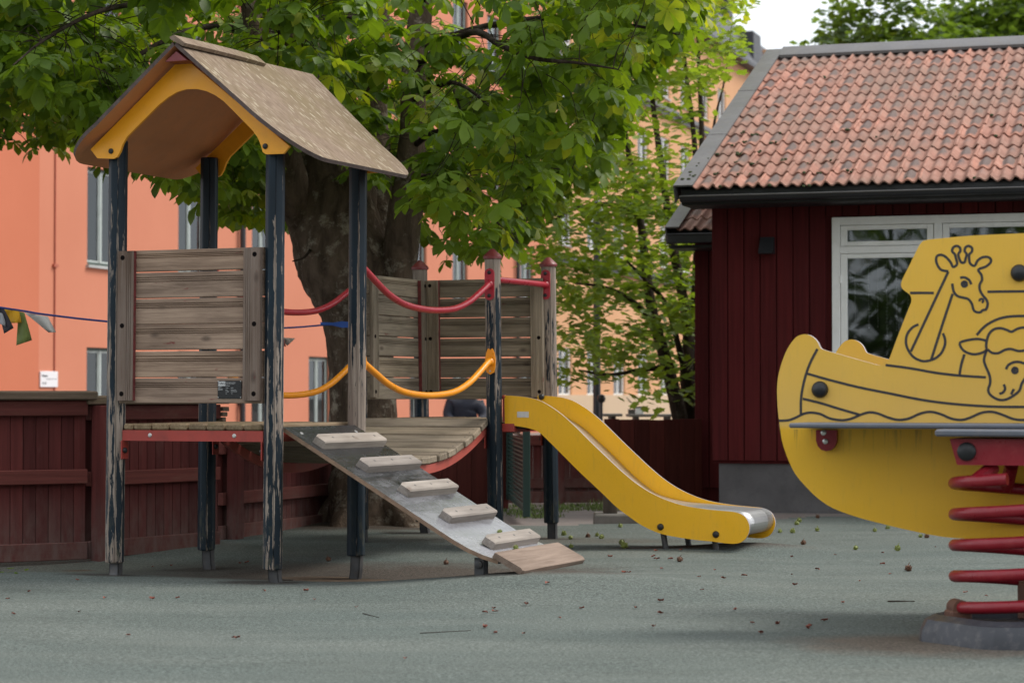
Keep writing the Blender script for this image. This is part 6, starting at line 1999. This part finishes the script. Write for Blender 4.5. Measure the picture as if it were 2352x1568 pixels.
LANDMARKS = [("the front left tower post", 268, 1320), ("the front right tower post", 628, 1318), ("the rear left tower post", 478, 1296), ("the rear right tower post", 815, 1296), ("the ramp's end board", 1240, 1310),
             ("the slide's lower end", 1730, 1245), ("the leaning slide leg", 1525, 1250), ("the red spring's base", 2150, 1460), ("the boat's lowest visible edge", 2200, 1235), ("the boat's bow", 1830, 1180),
             ("the photo's lower left corner", 60, 1500), ("the photo's left edge", 0, 1370), ("the long straight stick", 1025, 1450), ("the photo's lower edge centre", 1200, 1560), ("the photo's lower right corner", 2000, 1560), ("the steel foot right of the ramp", 1270, 1235), ("the ground's middle", 1500, 1400)]
ORD = ["nearest", "second nearest", "third nearest", "fourth nearest", "fifth nearest", "sixth nearest", "seventh nearest", "eighth nearest", "ninth nearest", "tenth nearest", "eleventh nearest", "twelfth nearest", "thirteenth nearest", "fourteenth nearest"]
GL, BL, SLB = "green spiky chestnut husk lying on the rubber ground", "dark brown chestnut husk lying on the rubber ground", "tiny curled brown leaf scrap on the rubber ground"
for f, lst in ((g6, ((548, 360), (592, 385), (765, 366), (795, 382), (925, 418), (595, 442), (918, 308), (1960, 341), (2043, 343), (2070, 291), (2085, 272), (2203, 333))), (gR, ((320, 608), (335, 593), (443, 648), (792, 651), (872, 634), (1070, 686), (677, 760), (218, 657), (295, 657)))):
    for x, y in lst: put("conker", rl.choice(CM), *f(x, y), .014, GL, "conker", "green chestnut husks on the ground", rl.uniform(.8, 1.1))
put("conker", CM[0], *g6(942, 447), .016, "pale green spiky chestnut husk, the largest, right of the ramp's end board", "conker", None, 1.25)
put("conker", CM[1], *gR(930, 766), .016, "yellowish green spiky husk lying alone before the boat", "conker", None, 1.1)
put("conker", CB[0], *g6(1305, 532), .016, "split brown and green husk on the ground below the slide", "conker", None, .95)
put("conker", CB[1], *gR(995, 889), .015, "dark red brown spiky husk nearest the red spring", "conker", None, 1.1)
for f, lst in ((g6, ((705, 373), (2113, 419), (2206, 247))), (gR, ((1107, 688), (360, 729))), (g7, ((2018, 208), (1485, 184)))):
    for x, y in lst: put("conker", rl.choice(CB), *f(x, y), .014, BL, "conker", "brown chestnut husks on the ground", rl.uniform(.75, 1.0))
for f, lst in ((g6, ((1148, 465), (1312, 463), (1155, 520), (1245, 523), (1130, 503), (1187, 580), (972, 607), (940, 623), (1535, 588), (1725, 633), (1592, 647), (2037, 503), (2203, 587), (2057, 687), (1430, 637), (1450, 705), (663, 727), (440, 675), (90, 757), (302, 813), (32, 872), (100, 868), (520, 902), (33, 965), (100, 1003), (285, 1010), (1180, 790), (1180, 877), (1130, 962), (1780, 935), (1943, 942), (2148, 968), (2250, 922), (1835, 1005), (240, 622), (2322, 492), (1665, 850), (850, 505), (1018, 838))),
               (g7, ((130, 326), (473, 354), (688, 360), (802, 354), (1195, 322), (1385, 323), (1423, 364), (62, 427), (357, 418), (580, 526), (1068, 538), (1612, 400), (1832, 633), (2192, 488), (2240, 510), (35, 358), (350, 273), (1115, 195), (1085, 200), (690, 212), (775, 208))),
               (gR, ((443, 883), (840, 855), (305, 977), (885, 910), (700, 955), (600, 1085), (490, 1195), (202, 1214), (102, 1270), (390, 1240), (50, 1207), (290, 915), (288, 805), (1340, 1028), (1470, 1045), (840, 787), (1160, 748)))):
    for x, y in lst: put("leaf_scrap", rl.choice(SM), *f(x, y), .002, SLB, "leaf scrap", "brown leaf scraps on the ground", rl.uniform(.55, 1.15))
for lab0 in (GL, BL, SLB):
    word = {GL: "green spiky husk", BL: "brown husk", SLB: "brown leaf scrap"}[lab0]
    by = {}
    for o, l_, x, y in LITTER:
        if l_ != lab0: continue
        d_, nm = min((math.hypot(x - lx, (y - ly) * 2.0), nm) for nm, lx, ly in LANDMARKS)
        by.setdefault(nm, []).append((d_, o))
    for nm, lst in by.items():
        lst.sort(key=lambda q_: q_[0])
        for (d_, o), w_ in zip(lst, ORD): o["label"] = "%s on the ground, %s to %s" % (word, w_, nm)
for px_, py_, lab in ((*c5(832, 802), "green husk caught on the ramp above the lowest cleat"), (*c5(918, 885), "green husk lying between the lowest cleat and the ramp's end board")):
    p = on_ramp(px_, py_)
    w_ = T.wor(p.x, p.y, p.z + .012)
    o = bpy.data.objects.new("conker", CM[2]); col.objects.link(o); o.location = w_; o.scale = (.8, .8, .8); tag(o, lab, "conker")
for a, c_, r_, lab in ((g7(1640, 410), g7(1715, 430), .0018, "short forked twig lying on the ground in front of the tower"), (g7(1900, 513), g7(2130, 498), .0018, "long thin straight stick lying on the ground in the foreground"), (gR(870, 1079), gR(1035, 1081), .0035, "thin bent twig lying between the stick and the red spring"), (g7(1255, 262), g7(1325, 267), .003, "short twig at the foot of the front right tower post")):
    A_, C_ = on_ground(*a), on_ground(*c_)
    mid_ = (A_ + C_) / 2 + Vector((0, rl.uniform(-.01, .02), 0))
    pts = [Vector((q_.x, q_.y, gz(q_.x, q_.y) + r_ * 1.2)) for q_ in (A_, mid_, C_)]
    tag(MB().tube(smooth_path(pts, 4), [r_, r_ * 1.1, r_, r_, r_ * .9, r_ * .8, r_ * .7, r_ * .7, r_ * .6], 6).build("twig", M["twig"]), lab, "twig")

# ------------------------------------------------------------------ the far side of the yard, which the house window mirrors
tlb = []
SL3 = [small_leaf(200 + i, .42, 9) for i in range(3)]
rr_ = random.Random(77)
for k in range(18):
    cx_, cy_ = -34 + k * 4.6 + rr_.uniform(-1, 1), -17 + rr_.uniform(-3, 3)
    if k > 10: cx_, cy_ = (19, 22, 25, 28, 31, 34, 38)[k - 11], (47, 52, 57, 62, 68, 74, 80)[k - 11]
    for _ in range(150):
        d = Vector((rr_.gauss(0, 1), rr_.gauss(0, 1), rr_.gauss(0, 1))).normalized() * rr_.uniform(.5, 1) ** .5
        q_ = Vector((cx_ + d.x * 3.0, cy_ + d.y * 2.4, 4.2 + d.z * 4.2))
        tlb.append((rr_.randrange(3), Matrix.Translation(q_) @ Matrix.Rotation(rr_.uniform(0, 6.28), 4, "Z") @ Matrix.Rotation(rr_.gauss(0, .6), 4, "X"), min(.98, max(0, rr_.gauss(.35, .2)))))
merge_leaves("tree_belt", tlb, SL3, M["leaf_f"], None)
